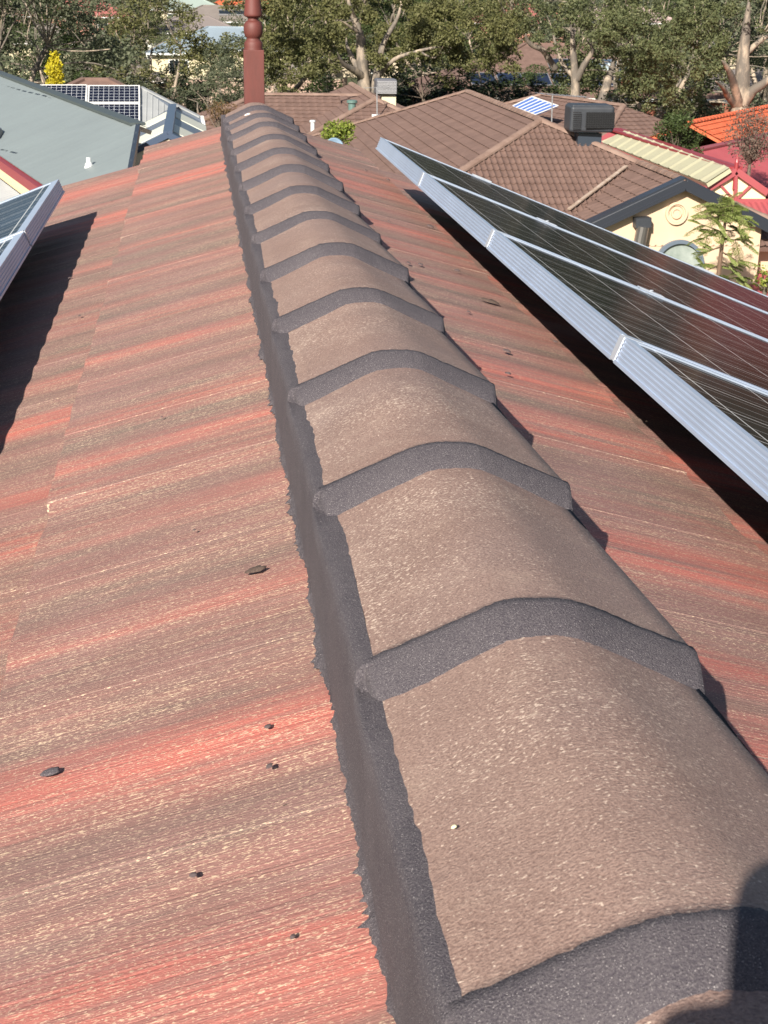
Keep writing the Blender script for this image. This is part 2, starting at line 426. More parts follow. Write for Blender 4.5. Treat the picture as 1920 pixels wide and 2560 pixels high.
# bedding under both cap edges
def bedding(side):
    V, F = [], []
    y = YA + .1; ny = 0; rows = 10
    while y < 5.57:
        f1 = .004 * noise.noise(Vector((y * 5, side, 0))) + .003 * noise.noise(Vector((y * 30, side, 2)))
        comb = max(0, noise.noise(Vector((y * 160, side, 5)))) * .014 * (.5 + max(0, noise.noise(Vector((y * 7, 3, 5)))) * 2.2) + .009 * noise.noise(Vector((y * 11, side, 8))) + .004 * noise.noise(Vector((y * 45, side, 8)))
        # position within the cap for the top line (caps are wider at their near end)
        kk = max([i for i in range(len(yk)) if yk[i] - .006 <= y] or [0]); kk = min(kk, len(yk) - 2)
        t = (y - yk[kk]) / (yk[kk + 1] - yk[kk]); t = max(0, min(1, t)); ce = .1165 * (1 - .085 * t) + .003; ze_ = ZC - .0425 - .013 * t
        ut = .1225 if side < 0 else .1075; zt = ZC - .0490
        ub = .1225 + f1 * .7
        zb = base_z(ub)
        so_ = .004 * noise.noise(Vector((y * 16, side, 31)))
        P = [(ce - .009, ze_ + .0016), (ce - .0005 + so_ * .3, ze_ + .0004), (ut + .0004 + so_ * .2, min(zt + .003, ze_ - .0015)), (ut + .0028 + so_ * .4, zt * .93 + zb * .07), (ut + .0034 + so_ * .5, (zt * .7 + zb * .3)), (ut + .0040 + f1 * .3, zt * .35 + zb * .65), (ut + .0048 + f1 * .3, zb + .010), (max(ub, ut) + .0045, zb + .0065), (max(ub, ut) + .006 + comb * .35, base_z(ub + .006) + .0050), (max(ub, ut) + .007 + comb * .75, base_z(ub + .008 + comb * .75) + .0024)]
        if side > 0: P = [(a, min(b, zt - .004)) for a, b in P]
        for u, z in P:
            V.append(Vector((X0 - .003 + side * u, y, z + .0008 * noise.noise(Vector((y * 60, u * 300, side))))))
        y += .0032 if y < 2.2 else .006; ny += 1
    for j in range(ny - 1):
        for i in range(rows - 1):
            f = (j * rows + i, j * rows + i + 1, (j + 1) * rows + i + 1, (j + 1) * rows + i)
            F.append(f if side > 0 else f[::-1])
    o = obj('bedding_strip', (V, F), M_mort, house, smooth=True)
    return o
bedding(-1); bedding(1)

# timber finial on the ridge end
fx, fy, fz = .224, 5.70, -.43
fin = join(box((fx, fy, fz + .02), .074, .074, .36),
           lathe((fx, fy, fz), [(.036, .19), (.0345, .203), (.0335, .210), (.034, .222), (.031, .228), (.025, .235), (.024, .240), (.031, .247), (.0345, .258), (.0355, .272), (.034, .286), (.029, .296), (.019, .302), (.019, .312), (.029, .314), (.0335, .318), (.0335, .326), (.0305, .345), (.025, .40), (.022, .44), (.024, .47), (.028, .475), (.026, .50), (.012, .60), (.002, .66)], 28))
o = obj('finial', fin, M_finial, house); bevel(o, .004)
for p in o.data.polygons:
    if len(p.vertices) == 4 and p.index > 5: p.use_smooth = True

# ------------------------------------------------------------ solar panels
def panel_axes(side, tilt):
    t = math.radians(tilt)
    ex = Vector((side * math.cos(t), 0, -math.sin(t)))  # down the slope
    ey = Vector((0, 1, 0)); n = Vector((side * math.sin(t), 0, math.cos(t)))
    return ex, ey, n
def solar_panel(side, xe, ze, y0, y1, L, tilt, cellm, label, group, th=.042, clamps=True, fr=.012):
    """xe,ze = top edge nearest the ridge; panel spans y0..y1, L metres down the slope"""
    ex, ey, n = panel_axes(side, tilt); o_ = Vector((xe, 0, ze)); wy = y1 - y0
    root = thing('solar_module', label, 'solar panel', tuple(o_ + ey * (y0 + y1) / 2 + ex * L / 2 - n * th), group)
    M = Matrix((ex, ey, n)).transposed()
    def bx(a0, a1, b0, b1, c0, c1_): return box(o_ + ex * (a0 + a1) / 2 + ey * (b0 + b1) / 2 + n * (c0 + c1_) / 2, a1 - a0, b1 - b0, c1_ - c0, ax=M)
    parts = [bx(0, fr, y0, y1, -th + .003, 0), bx(L - fr, L, y0, y1, -th + .003, 0), bx(fr + .0002, L - fr - .0002, y0, y0 + fr, -th + .003, 0), bx(fr + .0002, L - fr - .0002, y1 - fr, y1, -th + .003, 0)]
    # ribs on the outer faces and a bottom flange
    for zz in (-.009, -.016, -.023, -.030):
        parts.append(bx(-.0014, -.0002, y0, y1, zz - .0014, zz + .0014))
    parts.append(bx(-.003, -.0002, y0, y1, -th, -th + .005))
    parts.append(bx(-.0016, -.0002, y0, y1, -.004, 0))
    obj('frame', join(*parts), M_alu, root)
    g = obj('glass', box((0, 0, 0), L - 2 * fr - .001, wy - 2 * fr - .001, .004), cellm, root, base=(0, 0, 0))
    g.location = (o_ + ey * (y0 + y1) / 2 + ex * L / 2 - n * .0045) - root.location
    g.rotation_euler = (Matrix((ex, ey * side, n)).transposed()).to_euler()
    obj('backsheet', bx(.05, L - .05, y0 + .05, y1 - .05, -.014, -.009), mat('black_backsheet', (.03, .03, .03), .7), root)  # backsheet coloured black to deepen the shade under the panels
    return root, bx
rightX, rightZ = .630, -.487
yr = [5.135 - 1.012 * k for k in range(6)]
rootsR = []
lab = ['dark solar panel at the far end of the right hand row', 'dark solar panel second from the far end of the right hand row', 'dark solar panel in the middle of the right hand row', 'dark solar panel nearest the camera in view on the right hand row', 'dark solar panel just outside the right edge of the picture', 'dark solar panel beside the photographer']
for k in range(5):
    r_, bx = solar_panel(1, rightX, rightZ, yr[k] - .992, yr[k], 1.65, 21.3, M_cell, lab[k], 'solar panels in the right hand row')
    # end clamps / mid clamps between this panel and the next nearer one
    if k < 4:
        obj('mid_clamp', join(bx(-.0035, -.001, yr[k] - 1.012, yr[k] - .992, -.040, -.001), bx(0.0, .03, yr[k] - 1.012, yr[k] - .992, -.006, .0005)), M_clamp, r_)
        for a in (.38, 1.27):
            o = obj('mid_clamp', join(bx(a - .030, a + .030, yr[k] - 1.016, yr[k] - .988, .0005, .0032)), M_clamp, r_); bevel(o, .002)
            obj('mid_clamp', lathe(Vector((rightX, 0, rightZ)) + panel_axes(1, 21.3)[0] * a + Vector((0, yr[k] - 1.002, 0)) + panel_axes(1, 21.3)[2] * .005, [(.004, -.001), (.004, .001)], 8), M_clamp, r_)
    else:
        pass
    if k == 0:
        for a in (.38, 1.27):
            o = obj('end_clamp', join(bx(a - .035, a + .035, yr[k] - .012, yr[k] + .010, .0005, .004), bx(a - .035, a + .035, yr[k] + .001, yr[k] + .010, -.04, .0)), M_clamp, r_)
leftX, leftZ = -.413, -.571
yl = [4.66 - 1.012 * k for k in range(5)]
labL = ['blue solar panel at the far end of the left hand row', 'blue solar panel of the left hand row, cut by the left picture edge', 'blue solar panel of the left hand row beyond the left picture edge', 'blue solar panel of the left hand row level with the near caps']
for k in range(4):
    r_, bx = solar_panel(-1, leftX, leftZ, yl[k] - .992, yl[k], 1.65, 21.3, M_cellL, labL[k], 'solar panels in the left hand row', fr=.022)
    obj('mid_clamp', join(bx(-.004, -.001, yl[k] - 1.010, yl[k] - .994, -.022, -.0), bx(0.0, .045, yl[k] - 1.010, yl[k] - .994, -.006, .002), bx(.045, 1.6, yl[k] - 1.008, yl[k] - .996, -.02, -.004)), M_clamp, r_)
# mounting rails on both sides (rest on brackets under the tiles)
for side, xe, ze, y0, y1, nm in ((1, rightX, rightZ, .05, 5.20, 'right'), (-1, leftX, leftZ, .6, 4.72, 'left')):
    ex, ey, n = panel_axes(side, 21.3)
    for a in (.38, 1.27):
        c = Vector((xe, 0, ze)) + ex * a - n * .062
        t = thing('mounting_rail', '%s aluminium rail under the %s hand solar panels' % ('upper' if a < 1 else 'lower', nm), 'rail', (c.x, (y0 + y1) / 2, c.z))
        obj('rail', beam(c + ey * y0, c + ey * y1, .04, .038, up=n), M_alu, t)
        for yy in (y0 + .6, (y0 + y1) / 2, y1 - .6):
            obj('bracket', beam(c + ey * yy - n * .02, c + ey * yy - n * .10, .03, .006, up=ey), M_clamp, t)

# ------------------------------------------------------------ crumbs and splashes on the roof
def on_roof(x, y, side):
    r = ray(x, y); t = .3
    while t < 12:
        p = r * t
        if (p.x - X0) * side > 0 and p.z < base_z(abs(p.x - X0)) + .003: return p
        t += .001
    return None
def on_cap(x, y):
    r = ray(x, y); t = .3
    while t < 12:
        p = r * t
        if p.z < ZC - .012 - .36 * max(0, abs(p.x - X0) - .03): return p
        t += .001
M_crumb = mat('mortar_crumb', (.07, .045, .042), .85, (.12, .09, .09), 300, .001, 500)
def crumb(p, sx, sy, sz, label, group, m=M_crumb, name='mortar_crumb', cat='crumb', seed=0, tilt=.262):
    V, F = [], []; n = 7; r_ = 10
    sl = -tilt if p.x > X0 else tilt
    for i in range(n + 1):
        a = math.pi / 2 * i / n
        for k in range(r_):
            b = 2 * math.pi * k / r_
            rr = math.cos(a) * (1 + .45 * noise.noise(Vector((math.cos(b) * 1.7, math.sin(b) * 1.7, seed * 3.3))))
            x = rr * math.cos(b) * sx; y = rr * math.sin(b) * sy
            z = math.sin(a) * sz * (1 + .5 * noise.noise(Vector((x * 200, y * 200, seed)))) + x * math.tan(sl) - .001
            V.append(p + Vector((x, y, z)))
    for i in range(n):
        for k in range(r_): F.append((i * r_ + k, i * r_ + (k + 1) % r_, (i + 1) * r_ + (k + 1) % r_, (i + 1) * r_ + k))
    o = obj(name, (V, F), m, None, smooth=True, base=p)
    return tag(o, label, cat, group)
cr = [(215, 1221, .008), (285, 1252, .006), (578, 1576, .0045), (471, 1650, .004), (582, 1662, .0045), (418, 1898, .0045), (355, 1765, .0025), (632, 2032, .003), (695, 1835, .004), (232, 1162, .005), (349, 905, .003), (227, 494, .012), (150, 603, .009), (210, 470, .006), (240, 436, .006), (512, 514, .008), (420, 1150, .003), (640, 1290, .004), (172, 685, .006), (345, 1183, .003)]
for i, (x, y, s) in enumerate(cr):
    if i in (0, 1, 3, 6, 8, 9, 11, 13, 15, 17, 19): continue
    p = on_roof(x, y, -1)
    if p: crumb(p + Vector((0, 0, .004)), s * .62, s * .75, s * .22, 'small dark crumb of mortar lying on the left red roof slope', 'mortar crumbs on the left roof slope', seed=i)
for i, (x, y, s) in enumerate([(929, 492, .014), (909, 575, .009), (882, 571, .008), (839, 391, .01), (988, 588, .010), (1095, 763, .010), (1097, 811, .007), (1012, 677, .006), (1200, 742, .006), (840, 480, .006), (790, 370, .008)]):
    p = on_roof(x, y, 1)
    if p: crumb(p + Vector((0, 0, .004)), s * .7, s * .7, s * .35, 'small dark crumb of mortar lying on the right red roof slope', 'mortar crumbs on the right roof slope', seed=i + 40)
M_moss = mat('dried_mortar_smear', (.055, .035, .028), .9, (.10, .07, .055), 300, .001, 600)
p = on_roof(553, 1237, -1); crumb(p + Vector((0, 0, .004)), .012, .007, .003, 'long dark brown smear on the left slope halfway down the picture', None, M_moss, 'mortar_smear', 'smear', 91)
p = on_roof(108, 1676, -1); crumb(p + Vector((0, 0, .004)), .0085, .006, .003, 'grey lump of pointing compound low on the left slope by the picture edge', None, M_mort, 'mortar_lump', 'lump', 92)
p = on_roof(1059, 655, 1); crumb(p + Vector((0, 0, .004)), .020, .012, .005, 'knobbly dark mortar lump on the right slope halfway along the panels', None, M_moss, 'mortar_lump', 'lump', 93)
M_white = mat('white_splash', (.8, .72, .66), .7)
p = on_cap(1283, 1962); crumb(p + Vector((0, 0, .0016)), .0042, .0042, .0012, 'white bird dropping on the large near ridge cap', None, M_white, 'bird_dropping', 'dropping', 95, tilt=.3)
p = on_cap(980, 1793); crumb(p + Vector((0, 0, .003)), .0016, .0016, .001, 'tiny pale yellow chip on the near ridge cap beside the left pointing', None, mat('pale_chip', (.75, .75, .45), .7), 'paint_chip', 'chip', 96, tilt=.3)
p = on_cap(534, 250); crumb(p + Vector((0, 0, .004)), .010, .012, .004, 'white chip on the far ridge caps below the finial', None, M_white, 'paint_chip', 'chip', 97, tilt=.3)

# ------------------------------------------------------------ terrain
def gz(x, y):
    pts = [(-60, -4.2), (0, -5.0), (20, -6.6), (35, -8.0), (60, -8.9), (110, -9.8), (160, -10.6), (250, -11.0), (400, -8.5), (600, -3), (1000, 22), (3000, 110)]
    for (a, za), (b, zb) in zip(pts, pts[1:]):
        if y <= b or b == 3000:
            t = max(0, (y - a) / (b - a)); z = za + (zb - za) * t; break
    return z + .35 * noise.noise(Vector((x * .03, y * .03, 0)))
def terrain():
    V, F = [], []
    xs = [-1500, -900, -600, -400, -300, -220, -160] + [-120 + 6 * i for i in range(41)] + [160, 220, 300, 400, 600, 900, 1500]
    ys = [-60, -40, -20, -10, 0, 5, 10] + [15 + 5 * i for i in range(50)] + [280, 310, 350, 400, 450, 500, 550, 600, 700, 850, 1000, 1400, 2000, 2900]
    for y in ys:
        for x in xs: V.append(Vector((x, y, gz(x, y))))
    n = len(xs)
    for j in range(len(ys) - 1):
        for i in range(n - 1): F.append((j * n + i, j * n + i + 1, (j + 1) * n + i + 1, (j + 1) * n + i))
    return V, F
tag(obj('ground', terrain(), mat('garden_ground', (.085, .075, .035), .95, (.045, .065, .018), .35, .05, 3, detail=8), None, smooth=True), kind='structure')

# ------------------------------------------------------------ tiled and sheet roofs
def clip(poly, pts):
    """points (u,v) inside convex polygon test not needed: bmesh bisect used instead"""
import bmesh
def facet(poly, up, kind='tile', gauge=.32, wave=.15, amp=.016, lift=.040, run=None):
    """cover the planar convex polygon with courses of tiles (or sheet ribs)"""
    P = [Vector(p) for p in poly]
    n = Vector((0, 0, 0))
    for i in range(len(P)): n += P[i].cross(P[(i + 1) % len(P)])
    n.normalize()
    if n.z < 0: n = -n; P.reverse()
    v_ = (Vector((0, 0, 1)) - n * n.z).normalized()   # up the slope
    u_ = v_.cross(n).normalized()
    o = P[0]
    U = [(p - o).dot(u_) for p in P]; W_ = [(p - o).dot(v_) for p in P]
    u0, u1, v0, v1 = min(U), max(U), min(W_), max(W_)
    bm = bmesh.new()
    def add(rows):
        R_ = [[bm.verts.new(q) for q in r] for r in rows]
        for a, b in zip(R_, R_[1:]):
            for i in range(len(a) - 1): bm.faces.new((a[i], a[i + 1], b[i + 1], b[i]))
    if kind == 'tile':
        v1g = v1; k = 0; v = v1g
        nu = max(2, int((u1 - u0) / (wave / 4)))
        while v > v0 - gauge:
            lo, hi = v - gauge, v + .05
            rows = []
            jit = noise.noise(Vector((k * 3.3, u0, v0))) * .006
            for (vv, h) in ((lo, lift - .018), (lo - .001, lift), (hi, .006)):
                row = []
                for i in range(nu + 1):
                    u = u0 + (u1 - u0) * i / nu
                    ph = (u / wave) % 1
                    wv = amp * (math.cos(2 * math.pi * ph) + .35 * math.cos(4 * math.pi * ph))
                    tj = noise.noise(Vector((math.floor(u / (2 * wave)) * 5.1, k * 3.7, 2))) * .006
                    dv = .012 * math.sin(2 * math.pi * ph) + tj
                    row.append(o + u_ * u + v_ * (vv + dv + jit) + n * (h + wv))
                rows.append(row)
            add(rows); v -= gauge; k += 1
    else:
        nu = max(2, int((u1 - u0) / (wave / 6)))
        rows = []
        for vv in (v0 - .02, v1 + .02):
            row = []
            for i in range(nu + 1):
                u = u0 + (u1 - u0) * i / nu; ph = (u / wave) % 1
                if kind == 'corr': h = amp * math.cos(2 * math.pi * ph)
                else: h = amp if ph < .16 else 0
                row.append(o + u_ * u + v_ * vv + n * (h + .01))
            rows.append(row)
        add(rows)
    for i in range(len(P)):
        a, b = P[i], P[(i + 1) % len(P)]
        en = (b - a).cross(n)
        if en.length < 1e-6: continue
        bmesh.ops.bisect_plane(bm, geom=bm.verts[:] + bm.edges[:] + bm.faces[:], plane_co=a, plane_no=en.normalized(), clear_outer=True)
    bm.verts.index_update()
    V = [v.co.copy() for v in bm.verts]; F = [tuple(v.index for v in f.verts) for f in bm.faces]
    bm.free()
    b_ = prism([p - n * .02 for p in P], n, .10)
    return join((V, F), b_), n
def roof(parent, poly, m, kind='tile', label=None, **kw):
    vf, n = facet(poly, None, kind, **kw)
    o = obj('roof', vf, m, parent)
    if label: tag(o, label)
    return o, n
def ridge_line(parent, a, b, m, r=.115, seg=.38, lift=.05):
    a, b = Vector(a), Vector(b); d = b - a; L = d.length; d.normalize(); s = d.cross(Vector((0, 0, 1))).normalized(); up = s.cross(d)
    V, F = [], []; k = int(L / seg)
    for i in range(k + 1):
        for (t, rr) in ((i * seg, r * 1.07), (min(L, (i + 1) * seg + .03), r * .92)):
            for q in range(7):
                an = math.pi * (q / 6); V.append(a + d * t + s * (math.cos(an) * rr) + up * (math.sin(an) * rr * .75 + lift - .03))
        b0 = len(V) - 14
        for q in range(6): F.append((b0 + q, b0 + q + 1, b0 + 7 + q + 1, b0 + 7 + q))
        F.append(tuple(range(b0, b0 + 7)))
    return obj('ridge_capping', (V, F), m, parent)
PIT = math.tan(math.radians(22))
def tile_mat(name, a, b): 
    m = mat(name, a, .8, b, 2.2, .004, 40); return m
M_brown = tile_mat('brown_concrete_tile', (.135, .082, .065), (.185, .115, .092))
M_brownc = tile_mat('brown_capping', (.17, .105, .08), (.25, .17, .135))
M_crack = mat('pale_mortar', (.42, .34, .28), .8, (.25, .17, .12), 8)
M_grey = mat('grey_green_sheet', (.205, .235, .235), .5, (.225, .26, .258), .6)
M_greyc = mat('pale_grey_sheet', (.34, .35, .35), .45, (.29, .30, .30), 1)
M_blug = mat('blue_grey_sheet', (.12, .145, .185), .4)
M_dkblu = mat('slate_blue_trim', (.06, .085, .135), .35)
M_cream = mat('cream_sheet', (.44, .42, .28), .5, (.40, .38, .26), 2)
M_creamw = mat('cream_render', (.62, .46, .32), .85, (.58, .43, .30), 3, .002, 60)
M_white = mat('white_paint', (.75, .75, .72), .5)
M_dark = mat('charcoal_barge', (.028, .032, .042), .35)
M_redm = mat('red_sheet', (.31, .068, .075), .45, (.34, .08, .088), 1.2)
M_redf = mat('red_fascia', (.27, .035, .04), .45)
M_orange = tile_mat('orange_tile', (.50, .095, .035), (.60, .14, .06))
M_glass = mat('window_glass', (.17, .21, .19), .08, (.36, .40, .37), 1.2)
M_dglass = mat('dark_window_glass', (.02, .025, .03), .08)
M_black = mat('black_plastic', (.030, .034, .042), .5, (.040, .044, .052), 6)
M_vent = mat('vent_interior', (.006, .006, .007), .8)
M_pvc = mat('pvc', (.62, .64, .64), .45)
M_gvent = mat('green_vent_paint', (.10, .17, .15), .5)
M_metal = mat('galvanised_steel', (.45, .46, .47), .4, metal=.6)
M_brick = mat('red_brick', (.30, .10, .06), .85, (.24, .09, .06), 8)

def walls(parent, x0, x1, y0, y1, zt, m, zb=None):
    zb = gz((x0 + x1) / 2, (y0 + y1) / 2) - .3 if zb is None else zb
    return obj('wall', box(((x0 + x1) / 2, (y0 + y1) / 2, (zt + zb) / 2), x1 - x0, y1 - y0, zt - zb), m, parent)

# --- brown tiled house with cream gable (right) -----------------------------------
zr = -3.2
pk = atz(1036, 200, zr); A2 = Vector((8.75, 38.0, zr)); pk.x = A2.x  # ridge parallel to ours
HW = 5.6; ze = zr - HW * PIT
h = thing('tiled_house', 'brown tiled house whose cream rendered gable has an arched window', 'house', (A2.x, 42, gz(9, 40)))
SW = Vector((A2.x - HW, A2.y - HW, ze)); SE = Vector((A2.x + HW, A2.y - HW, ze))
NW = Vector((A2.x - HW, pk.y + HW, ze)); NE = Vector((A2.x + HW, pk.y + HW, ze))
roof(h, [A2, pk, NW, SW], M_brown, wave=.30, amp=.010)
roof(h, [A2, SW, SE], M_brown, amp=.020)
roof(h, [A2, SE, NE, pk], M_brown, wave=.30, amp=.010)
roof(h, [pk, NE, NW], M_brown)
for a, b in ((A2, pk), (A2, SW), (A2, SE), (pk, NW)): ridge_line(h, a, b, M_brownc)
walls(h, A2.x - HW + .5, A2.x + HW - .5, A2.y - HW + .5, pk.y + HW - .5, ze + .05, M_creamw)
# gable wing
WX, WZ, WY = 10.75, -4.0, 32.4
gp = Vector((WX, WY, WZ))
bl = aty(*c7(270, 820), WY); br = aty(*c7(1655, 905), WY)
PW = (WZ - bl.z) / (WX - bl.x)
wl = Vector((bl.x - .9, WY, WZ - PW * (WX - bl.x + .9))); wr = Vector((br.x, WY, WZ - PW * (br.x - WX)))
back = 4.6
roof(h, [gp, gp + Vector((0, back, 0)), wl + Vector((0, back, 0)), wl], M_brown, wave=.30, amp=.010, label='west slope of the gable wing with a pale valley')
roof(h, [gp, wr, wr + Vector((0, back, 0)), gp + Vector((0, back, 0))], M_brown, wave=.30, amp=.010)
ridge_line(h, gp + Vector((0, .2, 0)), gp + Vector((0, back - 1.2, 0)), M_brownc)
va = atz(*c7(530, 385), WZ + .0); 
vb_ = Vector((WX - 4.2, A2.y - HW + .6 - 0, 0))
# barge boards and gable wall
dd = .16
def barge(a, b, w_, h_, dz, dy): return beam(a + Vector((0, dy, dz)), b + Vector((0, dy, dz)), w_, h_)
o = obj('barge_board', barge(gp, wl, .10, .20, -.03, -.16), M_dark, h); bevel(o, .02)
o = obj('barge_board', barge(gp, wr, .10, .20, -.03, -.16), M_dark, h); bevel(o, .02)
obj('barge_capping', join(box(gp + Vector((0, -.16, -.06)), .16, .104, .18), barge(gp, wl, .34, .04, .095, -.02), barge(gp, wr, .34, .04, .095, -.02)), M_dark, h)
obj('barge_moulding', join(barge(gp, wl, .05, .07, -.13, -.235), barge(gp, wr, .05, .07, -.13, -.235)), M_dark, h)
wz0 = gz(WX, WY) - .3
gw = [gp + Vector((0, 0, -.12)), wl + Vector((.55, 0, -.12 + .55 * PW)), Vector((wl.x + .55, WY, wz0)), Vector((wr.x - .35, WY, wz0)), wr + Vector((-.35, 0, -.10))]
rc = aty(*c7(1600, 925), WY); gw[3].x = rc.x; gw[4] = Vector((rc.x, WY, WZ - PW * (rc.x - WX) - .12))
obj('gable_wall', prism(gw, (0, -1, 0), back), M_creamw, h)
# round moulding
cc = aty(*c7(925, 742), WY); cr_ = abs(aty(*c7(1012, 742), WY).x - cc.x)
def ring(c, r0, r1, d, n=36, a0=0, a1=2 * math.pi):
    V, F = [], []
    for i in range(n + 1):
        a = a0 + (a1 - a0) * i / n
        for (r, yy) in ((r0, 0), (r0, -d), (r1, -d), (r1, 0)): V.append(c + Vector((r * math.cos(a), yy, r * math.sin(a))))
    for i in range(n):
        for q in range(3): F.append((i * 4 + q, i * 4 + q + 1, i * 4 + q + 5, i * 4 + q + 4))
    F += [(0, 1, 2, 3), (n * 4 + 3, n * 4 + 2, n * 4 + 1, n * 4)]
    return V, F
rg = obj('round_moulding', join(ring(cc, cr_ * .80, cr_, .07), ring(cc, cr_ * .66, cr_ * .79, .035), ring(cc, cr_ * .34, cr_ * .48, .05), ring(cc, 0.001, cr_ * .33, .02)), M_creamw, h)
# arched window
ac = aty(*c7(940, 1160), WY); ar = abs(aty(*c7(1140, 1160), WY).x - ac.x)
W1 = obj('window', join(ring(ac, ar * .86, ar, .10, a0=0, a1=math.pi), beam(ac + Vector((-ar * .93, -.05, 0)), ac + Vector((-ar * .93, -.05, -1.6)), .10, ar * .14, up=(1, 0, 0)), beam(ac + Vector((ar * .93, -.05, 0)), ac + Vector((ar * .93, -.05, -1.6)), .10, ar * .14, up=(1, 0, 0))), mat('blue_grey_frame', (.12, .15, .19), .4), h)
P = [ac + Vector((ar * .86 * math.cos(a), -.02, ar * .86 * math.sin(a))) for a in [math.pi * i / 20 for i in range(21)]] + [ac + Vector((-ar * .86, -.02, -1.6)), ac + Vector((ar * .86, -.02, -1.6))]
obj('pane', prism(P, (0, -1, 0), .01), M_glass, W1)
# flue
fp = [aty(*c7(632, 1000), WY - .22), aty(*c7(662, 850), WY - .22)]
fl = thing('flue_pipe', 'grey flue pipe with dark slanted cowl on the cream gable wall', 'flue', tuple(fp[0] + Vector((0, 0, -1.2))))
fw = abs(aty(*c7(655, 1000), WY).x - fp[0].x) * 1.05
obj('pipe', tube([fp[0] + Vector((0, 0, -1.2)), fp[0], fp[1]], fw, 14), mat('flue_steel', (.20, .19, .18), .35, metal=.7), fl)
tp = aty(*c7(665, 815), WY - .22)
obj('cowl', join(beam(fp[1] + Vector((0, .1, -.02)), fp[1] + Vector((-.01, .1, abs(tp.z - fp[1].z) * 2)), fw * 2.5, fw * 2.2, up=(0, 1, 0))), M_black, fl)
# pale valley strip
p0, p1 = aty(*c7(528, 395), 35.8), aty(*c7(60, 745), 33.5)
def on_plane_s(x, y, A, nrm): return onpl(x, y, A, nrm)
n_s = Vector((0, -PIT, 1)).normalized()
q0, q1 = onpl(*c7(528, 395), A2, n_s), onpl(*c7(70, 742), A2, n_s)
obj('valley', beam(q0 + Vector((0, 0, .09)), q1 + Vector((0, 0, .09)), .10, .03), M_crack, h)

# evaporative cooler on that roof
def cooler(c, w_, d_, h_, label, face_v=(.18, .82), rz=0, mat_=M_black):
    t = thing('evaporative_cooler', label, 'air cooler', tuple(c)); c = Vector(c)
    M = Matrix.Rotation(rz, 3, 'Z')
    # tapered, rounded body
    b = obj('body', box(c + Vector((0, 0, h_ * .58)), w_, d_, h_ * .84, rz), mat_, t)
    for v in b.data.vertices:
        if v.co.z > 0 and v.co.z > h_ * .6: v.co.x *= .97; v.co.y *= .94
        elif v.co.z < h_ * .3: v.co.x *= .98; v.co.y *= .92
    bevel(b, h_ * .10, 4)
    lid = obj('lid', box(c + Vector((0, 0, h_ * .985)), w_ * .88, d_ * .84, .05, rz), mat_, t); bevel(lid, .02)
    return t, b, M
ac_c = Vector((atz(1272, 290, -3.72).x, 37.3, -3.86)); ac_c = aty(1270, 294, 37.0)
hh = abs(aty(1270, 226, 37.0).z - ac_c.z); ww = abs(aty(1323, 260, 37.0).x - aty(1221, 260, 37.0).x)
t, b, M = cooler(ac_c, ww * .94, .95, hh, 'large dark grey roof cooler with louvred sides behind the brown hip', rz=-.06)
for (fx0, fx1) in ((-.17, .42),):
    yy = -.500
    pan = obj('louvre_panel', box(ac_c + Vector(((fx0 + fx1) / 2 * ww, yy, hh * .56)), (fx1 - fx0) * ww, .02, hh * .50), M_vent, t)
    L_ = []
    for i in range(9): L_.append(box(ac_c + Vector(((fx0 + fx1) / 2 * ww, yy - .018, hh * (.34 + .055 * i))), (fx1 - fx0) * ww, .012, .012))
    for i in range(13): L_.append(box(ac_c + Vector(((fx0 + (fx1 - fx0) * i / 12) * ww, yy - .022, hh * .56)), .010, .008, hh * .50))
    obj('louvres', join(*L_), mat('louvre_black', (.014, .015, .017), .5), pan)
pan = obj('louvre_panel', join(*[box(ac_c + Vector((-.36 * ww, -.500, hh * (.32 + .06 * i))), .17 * ww, .014, .02) for i in range(9)]), M_vent, t)
obj('duct', box(ac_c + Vector((0, .1, -.35)), .60, .60, .85), mat('duct_metal', (.03, .04, .055), .4), t)

# --- brown house behind with hip end (middle) --------------------------------------
z1 = -4.1
Af = aty(*c2(772, 648), 57.0); z1 = Af.z
h = thing('tiled_house', 'brown tiled house behind the finial carrying a cooler on a cream duct', 'house', (3, 61, gz(3, 61)))
rn = Af + Vector((0, 9, 0)); s_ = 5.2
sw, se = Af + Vector((-s_, -s_, -s_ * PIT)), Af + Vector((s_, -s_, -s_ * PIT))
roof(h, [Af, sw, se], M_brown, wave=.30, amp=.008)
roof(h, [Af, rn, rn + Vector((-s_, 0, -s_ * PIT)), sw], M_brown, wave=.30, amp=.008)
roof(h, [Af, se, rn + Vector((s_, 0, -s_ * PIT)), rn], M_brown, wave=.30, amp=.008)
for a, b in ((Af, sw), (Af, se), (Af, rn)): ridge_line(h, a, b, M_brownc, r=.13)
fl_ = aty(*c2(20, 620), 60.6); fr_ = aty(*c2(700, 622), 60.6); fl_.z = fr_.z = (fl_.z + fr_.z) / 2
s2 = 6.5
fl_ = Vector((aty(572, 207, 60.6).x - .4, 60.6, fr_.z))
dsw = fl_ + Vector((-s2, -s2, -s2 * PIT)); dse = Vector((Af.x - 1.0, 60.6 - s2, fr_.z - s2 * PIT))
roof(h, [fl_, dsw, dse, Vector((Af.x - 1.0, 60.6, fr_.z))], M_brown, wave=.30, amp=.008)
roof(h, [fl_, fl_ + Vector((-s2, s2, -s2 * PIT)), dsw], M_brown, wave=.30, amp=.008)
ridge_line(h, fl_, Vector((Af.x, 60.6, fr_.z)), M_brownc, r=.13); ridge_line(h, fl_, dsw, M_brownc, r=.13)
pk2 = aty(*c2(628, 566), 66); 
for sx in (-1, 1): ridge_line(h, pk2, pk2 + Vector((sx * 4.5, -4.5, -4.5 * PIT)), M_brownc, r=.13)
